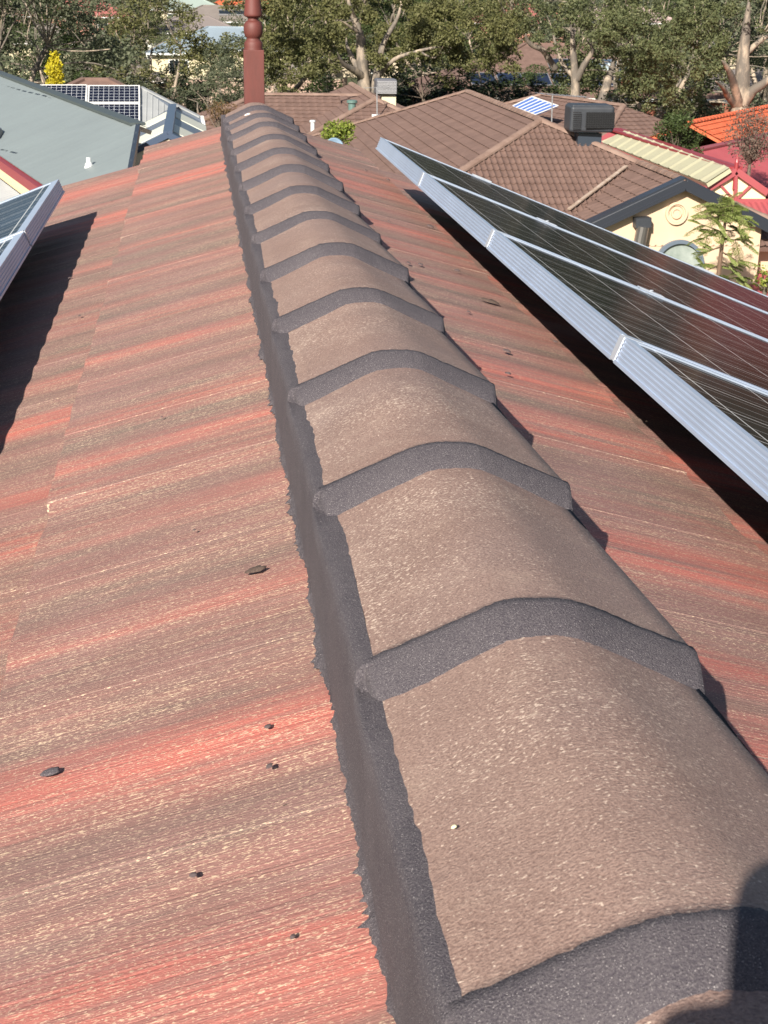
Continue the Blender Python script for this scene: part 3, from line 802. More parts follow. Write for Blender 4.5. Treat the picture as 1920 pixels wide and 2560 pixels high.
roof(h, [pk2, pk2 + Vector((-4.5, -4.5, -4.5 * PIT)), pk2 + Vector((4.5, -4.5, -4.5 * PIT))], M_brown, wave=.30, amp=.008)
walls(h, dsw.x + .5, se.x - .5, sw.y + .6, 64, sw.z + .05, M_creamw)
# cooler
cb = aty(*c2(838, 628), 58.5); ct = aty(*c2(838, 512), 58.5); cw = aty(*c2(912, 560), 58.5).x - aty(*c2(766, 560), 58.5).x
mg = mat('grey_cooler_plastic', (.11, .11, .125), .45)
t, b, M = cooler(cb, cw * .95, .9, ct.z - cb.z, 'smaller grey slatted cooler standing on a cream duct in the middle', mat_=mg)
pan = obj('louvre_panel', box(cb + Vector((0, -.455, (ct.z - cb.z) * .56)), cw * .84, .02, (ct.z - cb.z) * .66), M_vent, t)
obj('louvres', join(*[box(cb + Vector((0, -.475, (ct.z - cb.z) * (.26 + .078 * i))), cw * .84, .02, .035) for i in range(9)]), mat('pale_louvre', (.30, .30, .31), .5), pan)
obj('duct', box(cb + Vector((.10, 0, -.30)), .55, .55, .72), mat('cream_duct', (.62, .55, .38), .6), t)
# pole with pad
pb = onpl(*c2(785, 775), Af, n_s); pt = aty(*c2(783, 565), pb.y)
t = thing('antenna_pole', 'thin grey antenna pole with a white base pad on the middle brown roof', 'antenna', tuple(pb))
obj('pole', tube([pb, pt], .022, 6), M_metal, t)
obj('base_pad', box(pb + Vector((0, 0, .05)), .36, .42, .09, ax=Matrix.Rotation(math.radians(22), 3, 'X')), M_white, t)
obj('elements', join(tube([pt + Vector((-.5, -.1, -.02)), pt + Vector((.5, .1, -.02))], .010, 5), tube([pt + Vector((-.02, -.45, -.12)), pt + Vector((.02, .45, -.12))], .010, 5)), M_metal, t)
n_wst = Vector((-PIT, 0, 1)).normalized()
def near_hit(x, y):
    return min([onpl(x, y, Vector((0, 60.6, fr_.z)), n_s), onpl(x, y, Af, n_s), onpl(x, y, Af, n_wst)], key=lambda p: (p.y if p.y > 0 else 999))
vb = near_hit(*c2(622, 695)); vt = aty(*c2(622, 648), vb.y); hv = vt.z - vb.z
t = thing('roof_vent', 'short green ventilation cowl on the brown roof left of the middle cooler', 'vent', tuple(vb))
obj('pipe', lathe(vb, [(.14, -.1), (.14, hv * .6)], 14), M_gvent, t); obj('cowl', lathe(vb, [(.17, hv * .55), (.2, hv * .62), (.2, hv * .9), (.15, hv)], 14), M_gvent, t)
# pvc pipe
vb = near_hit(*c2(367, 850)); vt = aty(*c2(367, 778), vb.y); hv = vt.z - vb.z
t = thing('vent_pipe', 'white plastic vent pipe on the brown roof just right of the ridge', 'vent pipe', tuple(vb))
obj('pipe', lathe(vb, [(.075, -.15), (.075, hv * .85)], 12), M_pvc, t); obj('cap', lathe(vb, [(.11, hv * .82), (.11, hv * .97), (.07, hv)], 12), M_pvc, t)

# --- brown house behind the large cooler ------------------------------------------
c_a, c_b = atz(1172, 206, -4.3), atz(1346, 230, -4.3)
h = thing('tiled_house', 'brown tiled house behind the large dark cooler, blue solar panel on it', 'house', (15, 62, gz(15, 62)))
dirr = (c_b - c_a).normalized(); per = Vector((dirr.y, -dirr.x, 0));
if per.y > 0: per = -per
s3 = 6.5; A_, B_ = c_a - dirr * 0, c_b
Aw, Bw = A_ + (per - dirr) * s3 + Vector((0, 0, -s3 * PIT)), B_ + (per + dirr) * s3 + Vector((0, 0, -s3 * PIT))
roof(h, [A_, Aw, Bw, B_], M_brown, wave=.30, amp=.008)
An, Bn = A_ + (-per - dirr) * s3 + Vector((0, 0, -s3 * PIT)), B_ + (-per + dirr) * s3 + Vector((0, 0, -s3 * PIT))
roof(h, [A_, An, Aw], M_brown, wave=.30, amp=.008); roof(h, [B_, Bw, Bn], M_brown, wave=.30, amp=.008)
for a, b in ((A_, B_), (A_, Aw), (B_, Bw)): ridge_line(h, a, b, M_brownc, r=.13)
cen = (Aw + Bw + An + Bn) / 4
obj('wall', box(cen + Vector((0, 0, (gz(15, 62) - cen.z) / 2)), (Bw - Aw).length * .9, (An - Aw).length * .9, cen.z - gz(15, 62) + .2, math.atan2(dirr.y, dirr.x)), M_creamw, h)
# blue panel on this house
pp = [onpl(*c3(u, v), Vector((13.5, 57, -4.75)), Vector((-.22, -.25, 1)).normalized()) for u, v in ((0, 690), (130, 627), (298, 686), (150, 744))]
npn = (pp[1] - pp[0]).cross(pp[3] - pp[0]).normalized(); npn = npn if npn.z > 0 else -npn
t = thing('solar_module', 'small bright blue solar panel with white bars left of the large cooler', 'solar panel', tuple(sum(pp, Vector()) / 4))
obj('glass', prism(pp, npn, .04), mat('far_blue_cells', (.07, .15, .42), .25), t)
bars = []
for i in range(7):
    f = i / 6; bars.append(beam(pp[0].lerp(pp[3], f) + npn * .012, pp[1].lerp(pp[2], f) + npn * .012, .05, .02))
bars.append(beam(pp[0] + npn * .012, pp[3] + npn * .012, .06, .024)); bars.append(beam(pp[1] + npn * .012, pp[2] + npn * .012, .06, .024))
obj('frame', join(*bars), M_white, t)
cen = sum(pp, Vector()) / 4

# tv antenna
ab = aty(*c3(262, 775), 44.0); at_ = aty(*c3(262, 612), 44.0)
t = thing('tv_antenna', 'television antenna on a thin mast just left of the large dark cooler', 'antenna', tuple(ab))
obj('mast', tube([ab + Vector((0, 0, -.9)), at_], .02, 6), M_metal, t)
bo = [aty(*c3(180, 606), 43.4), aty(*c3(480, 628), 44.8)]
obj('boom', tube([bo[0], at_ + Vector((0, 0, -.02)), bo[1]], .013, 5), M_metal, t)
el = [tube([bo[0].lerp(bo[1], f) + Vector((-.05, .4, 0)), bo[0].lerp(bo[1], f) + Vector((.05, -.4, 0))], .007, 4) for f in [i / 9 for i in range(10)]]
obj('elements', join(*el), M_metal, t)

# --- red metal roofed house (right) -------------------------------------------------
ZR = -4.1
ra, rb = atz(*c7(520, 72), ZR), atz(*c7(1392, 382), ZR); ra.x = rb.x - .2
PR_ = math.tan(math.radians(27))
h = thing('metal_roofed_house', 'house with red sheet roof, cream roof panel and a red trimmed cream gable', 'house', (rb.x, 46, gz(rb.x, 46)))
nW = Vector((-PR_, 0, 1)).normalized()
L0 = aty(*c7(1110, 555), rb.y); hw = rb.x - L0.x; PR_ = (ZR - L0.z) / hw; nW = Vector((-PR_, 0, 1)).normalized()
lw_ = hw + .25
pw = [ra, rb, rb + Vector((-lw_, 0, -PR_ * lw_)), ra + Vector((-lw_, 0, -PR_ * lw_))]
roof(h, pw, M_redm, kind='corr', wave=.076 * 2, amp=.01)
roof(h, [ra, ra + Vector((lw_ * 1.6, 0, -PR_ * lw_ * 1.6)), rb + Vector((lw_ * 1.6, 0, -PR_ * lw_ * 1.6)), rb], M_redm, kind='corr', wave=.152, amp=.01)
cs = [onpl(*c7(u, v), rb + nW * .14, nW) for u, v in ((515, 85), (1352, 382), (1165, 503), (332, 178))]
o, n_ = roof(h, cs, M_cream, kind='rib', wave=.85, amp=.03, label='cream translucent sheet strip in the red roof')
obj('ridge_capping', join(beam(ra + Vector((-.10, 0, .0)), rb + Vector((-.10, 0, .0)), .28, .05), beam(ra + Vector((.10, 0, .0)), rb + Vector((.10, 0, .0)), .2, .07)), M_redf, h)
# gable face
gl, gr = Vector((rb.x - hw, rb.y, ZR - PR_ * hw)), Vector((rb.x + hw, rb.y, ZR - PR_ * hw))
gbm = aty(*c7(1382, 640), rb.y)
gy = Vector((0, -.05, 0))
obj('gable_panel', prism([rb + gy, gl + gy, Vector((gl.x, rb.y - .05, gbm.z - .3)), Vector((gr.x, rb.y - .05, gbm.z - .3)), gr + gy], (0, -1, 0), .2), mat('cream_gable', (.78, .66, .42), .7), h)
tr = []
tw = .11
for a, b in ((rb, gl), (rb, gr)): tr.append(beam(a + Vector((0, -.10, -.06)), b + Vector((0, -.10, -.06)), .16, .16))
base_c = Vector((gbm.x, rb.y - .10, gbm.z))
tr.append(beam(rb + Vector((0, -.10, -.1)), base_c, .06, .15, up=(0, 1, 0)))
for p_ in ((1245, 480), (1560, 485)):
    tr.append(beam(base_c + Vector((0, .002, 0)), aty(*c7(*p_), rb.y - .098), .055, .055, up=(0, 1, 0)))
tr.append(beam(Vector((gl.x - .3, rb.y - .108, gbm.z)), Vector((gr.x + .3, rb.y - .108, gbm.z)), .10, .10))
obj('gable_trim', join(*tr), M_redm, h)
ft = aty(*c7(1424, 270), rb.y - .12)
obj('finial', join(tube([rb + Vector((0, -.12, -.5)), rb + Vector((0, -.12, .15)), rb + Vector((0, -.12, .22)), Vector((rb.x, rb.y - .12, ft.z))], [.055, .055, .03, .012], 8)), M_redf, h)
# lower verandah roof in front of the gable and the big roof plane behind
f0 = Vector((gl.x - .6, rb.y - .12, gbm.z - .02))
lo = PR_ * .6
roof(h, [f0, f0 + Vector((12, 0, 0)), f0 + Vector((12, -4.5, -4.5 * .42)), f0 + Vector((0, -4.5, -4.5 * .42))], M_redm, kind='corr', wave=.152, amp=.010)
r1, r2 = atz(*c7(1070, 242), -4.9), atz(*c7(1659, 112), -4.9)
dv = (r2 - r1).normalized(); pv = Vector((dv.y, -dv.x, 0)); r0 = r1 - dv * 3; r3 = r2 + dv * 7
roof(h, [r0, r3, r3 + pv * 10 + Vector((0, 0, -3.9)), r0 + pv * 10 - dv * 12 + Vector((0, 0, -3.9))], M_redm, kind='corr', wave=.152, amp=.010, label='large plain red sheet roof slope at the right edge')
obj('ridge_capping', beam(r0, r3, .35, .06), M_redm, h)
obj('gutter', beam(f0 + Vector((-.3, -4.6, -1.95)), f0 + Vector((12, -4.6, -1.95)), .12, .12), M_creamw, h)
obj('wall', box((rb.x + 4, 41.5, -8.0), 7, 4, 2.2), M_brick, h)

# --- orange tiled house --------------------------------------------------------------
o1, o2 = atz(1490, 267, -4.5), atz(1659, 232, -4.5); dv = (o2 - o1).normalized(); pv = Vector((dv.y, -dv.x, 0))
h = thing('tiled_house', 'house with bright orange tiled roof by the right edge below the gum trunk', 'house', (o2.x, o2.y, gz(o2.x, o2.y)))
o3 = o2 + dv * 8; sN = 6
roof(h, [o1, o1 + (pv - dv * .15) * sN + Vector((0, 0, -sN * PIT)), o3 + pv * sN + Vector((0, 0, -sN * PIT)), o3], M_orange, wave=.30, amp=.010)
roof(h, [o1, o3, o3 - pv * sN + Vector((0, 0, -sN * PIT)), o1 + (-pv - dv * .15) * sN + Vector((0, 0, -sN * PIT))], M_orange, wave=.30, amp=.010)
ridge_line(h, o1, o3, M_orange, r=.13)
cen = (o1 + o3) / 2; obj('wall', box(cen + Vector((0, 0, -4)), (o3 - o1).length * .9, sN * 1.7, 3.4, math.atan2(dv.y, dv.x)), M_brick, h)

# --- grey-green sheet roofed house (left) --------------------------------------------
g0, g1 = atz(298, 268, -2.6), atz(0, 158, -2.6)
gd = (g1 - g0).normalized(); gw_ = Vector((-gd.y, gd.x, 0)); gw_ = gw_ if gw_.x < 0 else -gw_
nG = (gw_ * math.sin(math.radians(21)) + Vector((0, 0, math.cos(math.radians(21))))).normalized()
e0, e1 = onpl(155, 441, g0, nG), onpl(0, 335, g0, nG)
wid = (e0 - g0).dot(gw_)
h = thing('metal_roofed_house', 'house on the left with a big plain grey green sheet roof and red gutter', 'house', (g0.x - 4, g0.y + 8, gz(-4, 38)))
vg = onpl(283, 352, g0, nG)
# gable end edge direction from the photograph's verge
ddn = (vg - g0); ddn = ddn * (wid / ddn.dot(gw_))
far = g0 + gd * ((g1 - g0).length + 7)
roof(h, [g0, far, far + ddn, g0 + ddn], M_grey, kind='rib', wave=.76, amp=.004)
rr_ = Vector((-ddn.x, -ddn.y, ddn.z))
roof(h, [g0, g0 + rr_, far + rr_, far], M_grey, kind='rib', wave=.76, amp=.004)
obj('ridge_capping', join(beam(g0, far, .30, .05)), mat('dark_green_trim', (.07, .085, .085), .5), h)
obj('barge_board', beam(g0 + Vector((0, 0, -.08)), g0 + ddn + Vector((0, 0, -.08)), .08, .18), M_dark, h)
a_, b_ = g0 + ddn, far + ddn
o = obj('gutter', beam(a_ + gw_ * .06 + Vector((0, 0, -.10)), b_ + gw_ * .06 + Vector((0, 0, -.10)), .14, .17), M_redf, h)
obj('fascia', beam(a_ + gw_ * .10 + Vector((0, 0, -.28)), b_ + gw_ * .10 + Vector((0, 0, -.28)), .06, .18), mat('cream_trim', (.7, .58, .36), .6), h)
vpl = a_ + gw_ * .16 + Vector((0, 0, -.38))
roof(h, [vpl, vpl + gd * 26, vpl + gd * 26 + gw_ * 5 + Vector((0, 0, -1.3)), vpl + gw_ * 5 + Vector((0, 0, -1.3))], M_greyc, kind='corr', wave=.20, amp=.022, label='pale corrugated verandah roof below the red gutter')
cen = (g0 + far) / 2; obj('wall', box(cen + Vector((0, 0, -4.1)), 15.4, abs(wid) * 1.7, 3.2, math.atan2(gd.y, gd.x)), M_creamw, h)
# small vent on it
vb = onpl(*c4(577, 303), g0, nG); vt = aty(*c4(577, 243), vb.y); hv = vt.z - vb.z
t = thing('vent_pipe', 'small pale vent pipe standing on the big grey green roof', 'vent pipe', tuple(vb))
obj('pipe', lathe(vb, [(.045, -.1), (.045, hv)], 10), M_pvc, t); obj('collar', lathe(vb, [(.09, -.03), (.07, .04), (.046, .08)], 10), M_pvc, t)
# skylight at the left edge
sk = onpl(*c4(0, 100), g0, nG)
t = thing('skylight', 'dark framed skylight on the grey green roof at the left picture edge', 'skylight', tuple(sk))
Mx = Matrix((gd, (ddn.normalized()), nG)).transposed()
obj('frame', box(sk + nG * .06, .5, .7, .12, ax=Mx), M_dark, t)
obj('pane', box(sk + nG * .125, .38, .58, .01, ax=Mx), M_blug, t)
# dark strips put in as the shadows of the sheet laps
for a, b in (((0, 545), (150, 590)), ((150, 590), (290, 622)), ((290, 622), (372, 650)), ((0, 968), (125, 998))):
    obj('lap_shadow', beam(onpl(*c1(*a), g0 + nG * .006, nG), onpl(*c1(*b), g0 + nG * .006, nG), .05, .008, up=nG), M_dark, h)

# --- house with striped porch and solar panels (left, behind) --------------------------
PS = math.tan(math.radians(22)); nS = Vector((0, -PS, 1)).normalized()
N0 = aty(*c1(915, 570), 53.0)
h = thing('metal_roofed_house', 'house with pale grey ribbed roof and a cream and slate striped porch', 'house', (N0.x - 2, 55, gz(-2, 55)))
def pl(ps, p, n_): return [onpl(*c1(u, v), p, n_) for u, v in ps]
roof(h, pl([(200, 572), (915, 570), (1105, 700), (900, 830), (560, 900), (200, 900)], N0, nS), M_greyc, kind='rib', wave=.19, amp=.022)
hipd = (onpl(*c1(1300, 765), N0, nS) - N0)
nE = Vector((PS, 0, 1)).normalized()
ei = [N0, onpl(*c1(1300, 765), N0, nE), onpl(*c1(1325, 900), N0, nE), onpl(*c1(1105, 705), N0, nE)]
hp = N0 + Vector((1, -1, -PS)) * 2.6
q_e = [N0, N0 + Vector((3.2, -3.2, -3.2 * PS)), N0 + Vector((3.2, 6, -3.2 * PS)), N0 + Vector((0, 6, 0))]
ei = pl([(925, 572), (1300, 765), (1322, 880), (1120, 740)], N0 + Vector((0, 0, -.02)), Vector((.12, -PS, 1)).normalized())
roof(h, ei, M_blug, kind='flat', wave=.5, amp=.0, label='plain slate blue roof slope right of the ribs')
obj('hip_capping', beam(N0 + nS * .03, ei[1] + nS * .03, .16, .05), M_greyc, h)
pr0 = onpl(*c1(1118, 705), N0, nS) + Vector((0, 0, .05)); 
pr1 = atz(*c1(1088, 872), pr0.z)
az_ = (pr1 - pr0).normalized(); sd = Vector((-az_.y, az_.x, 0)); sd = sd if sd.x < 0 else -sd   # towards the left
PP = math.tan(math.radians(26))
nL = (sd * PP + Vector((0, 0, 1))).normalized(); nR = (-sd * PP + Vector((0, 0, 1))).normalized()
Lp = pl([(1085, 745), (1060, 872), (858, 988), (905, 812)], pr0, nL)
wl_ = max((q - pr0).dot(sd) for q in Lp)
Lq = [pr0, pr1, pr1 + sd * wl_ + Vector((0, 0, -wl_ * PP)), pr0 + sd * wl_ + Vector((0, 0, -wl_ * PP))]
roof(h, Lq, M_blug, kind='flat', wave=.5, amp=0)
roof(h, [pr0, pr0 - sd * wl_ + Vector((0, 0, -wl_ * PP)), pr1 - sd * wl_ + Vector((0, 0, -wl_ * PP)), pr1], M_blug, kind='flat', wave=.5, amp=0)
lp = (pr1 - pr0).length
for s__, nn in ((1, nL), (-1, nR)):
    for f0_, f1_ in ((.12, .36), (.62, .86)):
        q = [pr0 + az_ * lp * f0_ + sd * s__ * .12 + Vector((0, 0, -.12 * PP)), pr0 + az_ * lp * f1_ + sd * s__ * .12 + Vector((0, 0, -.12 * PP)), pr0 + az_ * lp * f1_ + sd * s__ * wl_ + Vector((0, 0, -wl_ * PP)), pr0 + az_ * lp * f0_ + sd * s__ * wl_ + Vector((0, 0, -wl_ * PP))]
        q = [p + nn * .03 for p in q]
        o = obj('cream_stripe', prism(q, nn, .02), mat('pale_cream_sheet', (.68, .68, .56), .5), h)
obj('ridge_capping', beam(pr0 - az_ * .2 + Vector((0, 0, .06)), pr1 + az_ * .05 + Vector((0, 0, .06)), .26, .08), M_dkblu, h)
pe = pr1 + az_ * .02
gl_, gr_ = pe + sd * wl_ + Vector((0, 0, -wl_ * PP)), pe - sd * wl_ + Vector((0, 0, -wl_ * PP))
obj('barge_board', beam(pe + az_ * .04, gl_ + az_ * .04, .06, .16), M_dkblu, h); obj('barge_board', beam(pe + az_ * .04, gr_ + az_ * .04, .06, .16), M_dkblu, h)
obj('gable_panel', prism([pe + Vector((0, 0, -.12)), gl_ + Vector((0, 0, -.05)), gl_ + Vector((0, 0, -2.5)), gr_ + Vector((0, 0, -2.5)), gr_ + Vector((0, 0, -.05))], az_, .1), mat('cream_porch', (.72, .66, .5), .7), h)
obj('gable_trim', join(beam(pe + az_ * .05 + Vector((0, 0, -.45)), pe + az_ * .05 + sd * wl_ * .75 + Vector((0, 0, -.45 - wl_ * .75 * PP)), .03, .07), beam(pe + az_ * .05 + Vector((0, 0, -.45)), pe + az_ * .05 - sd * wl_ * .75 + Vector((0, 0, -.45 - wl_ * .75 * PP)), .03, .07)), M_white, h)
obj('gutter', beam(ei[1] + Vector((.05, 0, .02)), ei[2] + Vector((.05, 0, .02)), .10, .12), M_white, h)
walls(h, N0.x - 11, N0.x + 1.6, 49.5, 57, N0.z - 2.0, M_creamw)
# solar panels on it
def far_panel(a, b, c, d, label, group=None, nx=10, ny=6, lift=.12, p0=N0, n_=nS, cm=M_cellF, conv=c1):
    Q = [onpl(*conv(*q), p0 + n_ * lift, n_) for q in (a, b, c, d)]
    cen = sum(Q, Vector()) / 4; u_ = (Q[1] - Q[0]).normalized(); v_ = n_.cross(u_)
    t = thing('solar_module', label, 'solar panel', tuple(cen), group)
    wd = (Q[1] - Q[0]).length; hd = abs((Q[3] - Q[0]).dot(v_)); M = Matrix((u_, v_, n_)).transposed()
    obj('glass', box(cen, wd - .04, hd - .04, .03, ax=M), mat('mono_cells', (.006, .008, .02), .2), t)
    fr = [box(cen + v_ * s * (hd / 2 - .02), wd, .045, .05, ax=M) for s in (-1, 1)] + [box(cen + u_ * s * (wd / 2 - .02), .045, hd, .05, ax=M) for s in (-1, 1)]
    obj('frame', join(*fr), M_white, t)
    gl_ = [box(cen + u_ * (wd * (i / nx - .5)) + n_ * .017, .012, hd - .1, .003, ax=M) for i in range(1, nx)] + [box(cen + v_ * (hd * (i / ny - .5)) + n_ * .018, wd - .1, .012, .003, ax=M) for i in range(1, ny)]
    obj('cell_grid', join(*gl_), mat('cell_gap', (.45, .47, .5), .4), t)
far_panel((572, 556), (905, 556), (905, 668), (572, 668), 'black gridded solar panel, upper right one on the pale ribbed roof', 'black solar panels on the ribbed roof')
far_panel((230, 552), (562, 552), (562, 666), (230, 666), 'black gridded solar panel, upper left one beside the white divider', 'black solar panels on the ribbed roof')
far_panel((572, 674), (905, 674), (905, 792), (572, 792), 'black gridded solar panel, lower one cut by the grey green roof', 'black solar panels on the ribbed roof')
# low tiled roof peeping behind those panels
def hip_house(name_label, cx, Y, ridge_px, w_, d_, mroof, mwall, rl=.45, wh=2.6, pitch=.42, az=0, cat='house', extra=None, windows=2):
    """hipped house: cx/ridge_px = display pixel of the ridge centre, Y its distance"""
    c = aty(cx, ridge_px, Y); hw_ = d_ / 2; lr = max(.5, w_ / 2 - hw_)
    ez = c.z - pitch * hw_; u = Vector((math.cos(az), math.sin(az), 0)); v = Vector((-math.sin(az), math.cos(az), 0))
    t = thing('tiled_house', name_label, cat, (c.x, c.y, ez - wh))
    R1, R2 = c - u * lr, c + u * lr
    E = [c - u * w_ / 2 - v * hw_, c + u * w_ / 2 - v * hw_, c + u * w_ / 2 + v * hw_, c - u * w_ / 2 + v * hw_]
    for e in E: e.z = ez
    V = [R1, R2] + E
    V2 = V + [e + Vector((0, 0, -.18)) for e in E]
    F = [(0, 2, 3, 1), (1, 3, 4), (1, 4, 5, 0), (0, 5, 2), (2, 6, 7, 3), (3, 7, 8, 4), (4, 8, 9, 5), (5, 9, 6, 2), (6, 9, 8, 7)]
    obj('roof', (V2, F), mroof, t)
    obj('ridge_capping', join(beam(R1, R2, .3, .12), beam(R1, E[0], .3, .12), beam(R2, E[1], .3, .12)), mroof, t)
    obj('gutter', join(beam(E[0] + Vector((0, 0, -.1)) - v * .06, E[1] + Vector((0, 0, -.1)) - v * .06, .14, .16)), M_white, t)
    wb = c + Vector((0, 0, 0)); wb.z = ez - wh / 2 - .3
    obj('wall', box(wb, w_ - 1.0, d_ - 1.0, wh + .6, az), mwall, t)
    for i in range(windows):
        f = (i + .5) / windows - .5
        p = c + u * (w_ - 2) * f - v * (hw_ - .49); p.z = ez - wh * .48
        wd = obj('window', box(p, 1.9, .08, 1.3, az), M_white, t)
        obj('pane', box(p - v * .03, 1.7, .05, 1.1, az), M_dglass, wd)
    return t, c, ez, u, v
M_pinkr = mat('dusty_red_roof', (.30, .10, .085), .7, (.36, .13, .11), .5)
M_salmon = mat('salmon_brick', (.42, .20, .15), .85)
M_greyt = mat('grey_brown_tile', (.17, .145, .13), .8, (.21, .18, .16), .6)
M_bluer = mat('pale_blue_sheet', (.22, .27, .31), .5, (.25, .31, .36), .4)
M_tan = mat('tan_render', (.55, .46, .33), .85)
M_crm2 = mat('cream_brick', (.62, .54, .36), .85)
hip_house('low brown tiled roof peeping above the black solar panels', 208, 62, 171, 7, 6, M_brown, M_tan, windows=1)
hip_house('far house with dusty red hip roof and salmon walls at the top left', 163, 300, -4, 23, 15, M_pinkr, M_salmon)
hip_house('far house with grey roof half hidden by the left gum tree', 97, 170, 50, 9, 9, M_greyt, M_crm2, windows=1)
hip_house('far cream house with small pale green roof left of the finial top', 408, 290, -5, 14, 10, mat('pale_green_roof', (.3, .36, .32), .6), M_crm2)
t_, c_, ez_, u_, v_ = hip_house('far grey brown roofed house with a dark solar collector, left of the finial', 490, 230, 12, 17, 10, M_greyt, M_crm2)
p = c_ + Vector((1.5, -2.6, -.95)); t = thing('solar_collector', 'long black solar collector on the far roof left of the finial', 'solar collector', tuple(p))
ax_ = Matrix.Rotation(math.atan(.42), 3, 'X'); obj('glass', box(p, 5.4, 1.5, .12, ax=ax_), M_dglass, t); obj('frame', join(box(p + Vector((0, -.66, -.25)), 5.6, .1, .2, ax=ax_), box(p + Vector((0, .68, .33)), 5.6, .1, .2, ax=ax_)), M_metal, t)
hip_house('far grey roofed cottage between the trees left of the finial', 418, 200, 35, 13, 9, mat('mauve_grey_tile', (.20, .17, .16), .8), mat('pale_wall', (.62, .62, .55), .8), windows=1)
hip_house('cream house with pale blue sheet roof left of the finial', 487, 180, 58, 15, 11, M_bluer, M_crm2)
hip_house('far house with bright orange roof at the top edge beside the finial', 532, 320, -10, 22, 16, M_orange, M_tan)
hip_house('small cream house glimpsed between the trees above the panels', 240, 130, 128, 9, 7, M_greyt, M_crm2, windows=1)
hip_house('cream house glimpsed between the trees right of the dark round tree', 385, 150, 82, 6, 6, M_bluer, M_crm2, windows=1)
hip_house('pale brick house glimpsed through the gum right of the finial', 600, 150, 135, 12, 8, M_greyt, M_crm2)
hip_house('cream house glimpsed through leaves above the middle gum fork', 740, 190, 85, 14, 9, M_greyt, M_tan)
t_, c_, ez_, u_, v_ = hip_house('brown tiled house with rows of solar panels behind the pale limbed gum', 1215, 100, 95, 19, 14, M_brown, M_brick, windows=3)
for r_i in range(2):
    for k in range(6 if r_i == 0 else 3):
        px = -6.2 + k * 1.75 + (5.4 if r_i else 0); dyy = -5.0 + r_i * 1.9
        p = c_ + Vector((px, dyy, -(abs(dyy)) * .42 + .13))
        lb = 'blue black solar panel in the long row on the brown roof behind the gum' if r_i == 0 else 'blue black solar panel in the short upper row on the brown roof behind the gum'
        t = thing('solar_module', lb, 'solar panel', tuple(p), 'lower row of panels behind the gum' if r_i == 0 else 'upper row of panels behind the gum')
        obj('glass', box(p, 1.55, 1.55, .05, ax=ax_), mat('navy_cells', (.015, .022, .045), .35), t)
        obj('frame', join(*[box(p + ax_ @ Vector((s * .79, 0, .01)), .045, 1.62, .06, ax=ax_) for s in (-1, 1)], *[box(p + ax_ @ Vector((0, s * .79, .01)), 1.62, .045, .06, ax=ax_) for s in (-1, 1)]), M_metal, t)
ap = aty(1300, 146, 88)
t = thing('awning', 'pale blue white awning roof between the gum trunks', 'awning', tuple(ap + Vector((0, 0, -2.6))))
q = [ap + Vector((-1.4, 0, -.25)), ap + Vector((1.0, -1.5, .1)), ap + Vector((1.9, 1.2, .45)), ap + Vector((-.2, 2.6, .3))]
obj('canopy', prism(q, (0, 0, 1), .08), mat('pale_awning', (.62, .72, .74), .5), t)
obj('post', join(tube([q[0] + Vector((.1, .1, 0)), q[0] + Vector((.1, .1, -2.6))], .09, 6)), M_brick, t)
obj('post', join(tube([q[1] + Vector((-.1, .1, 0)), q[1] + Vector((-.1, .1, -2.8))], .09, 6)), M_brick, t)
hip_house('far house with salmon roof glimpsed at the top between two gums', 1125, 220, 8, 16, 12, M_pinkr, M_salmon)
hip_house('far grey roofed house glimpsed through the right hand gum crown', 1345, 200, 10, 14, 10, mat('pink_grey_roof', (.4, .3, .28), .7), M_tan)
t_, c_, ez_, u_, v_ = hip_house('brown house with dark panels at the right picture edge behind the gum', 1665, 110, 140, 12, 9, M_greyt, M_brick)
hip_house('far house with pale roof right of the white barked gum', 1670, 200, 60, 18, 12, M_greyc, M_tan)
# pinkish garden walls across the creek
M_pwall = mat('pink_render_wall', (.52, .37, .29), .85, (.42, .30, .24), .6)
for i, (x0, x1, yt, Y) in enumerate(((215, 385, 168, 128), (395, 545, 172, 124), (560, 745, 172, 124), (880, 1120, 165, 130))):
    a, b = aty(x0, yt, Y), aty(x1, yt, Y); a.z = b.z = (a.z + b.z) / 2; g_ = min(gz(a.x, Y), gz(b.x, Y)) - .3
    t = thing('garden_wall', ['pinkish garden wall behind the black solar panels', 'pinkish garden wall behind the dark round tree', 'pinkish garden wall between finial and gum trunk', 'pinkish garden wall in shade right of the gum'][i], 'wall', ((a.x + b.x) / 2, Y, g_), 'pink garden walls across the creek')
    obj('panel', box(((a.x + b.x) / 2, Y, (a.z + g_) / 2), b.x - a.x, .2, a.z - g_), M_pwall, t)
    obj('coping', box(((a.x + b.x) / 2, Y, a.z + .05), b.x - a.x + .1, .32, .1), M_tan, t)
    n_ = int((b.x - a.x) / 2.6)
    for k in range(n_ + 1): obj('pier', box((a.x + (b.x - a.x) * k / n_, Y - .02, (a.z + g_) / 2 + .05), .36, .36, a.z - g_ + .25), M_pwall, t)

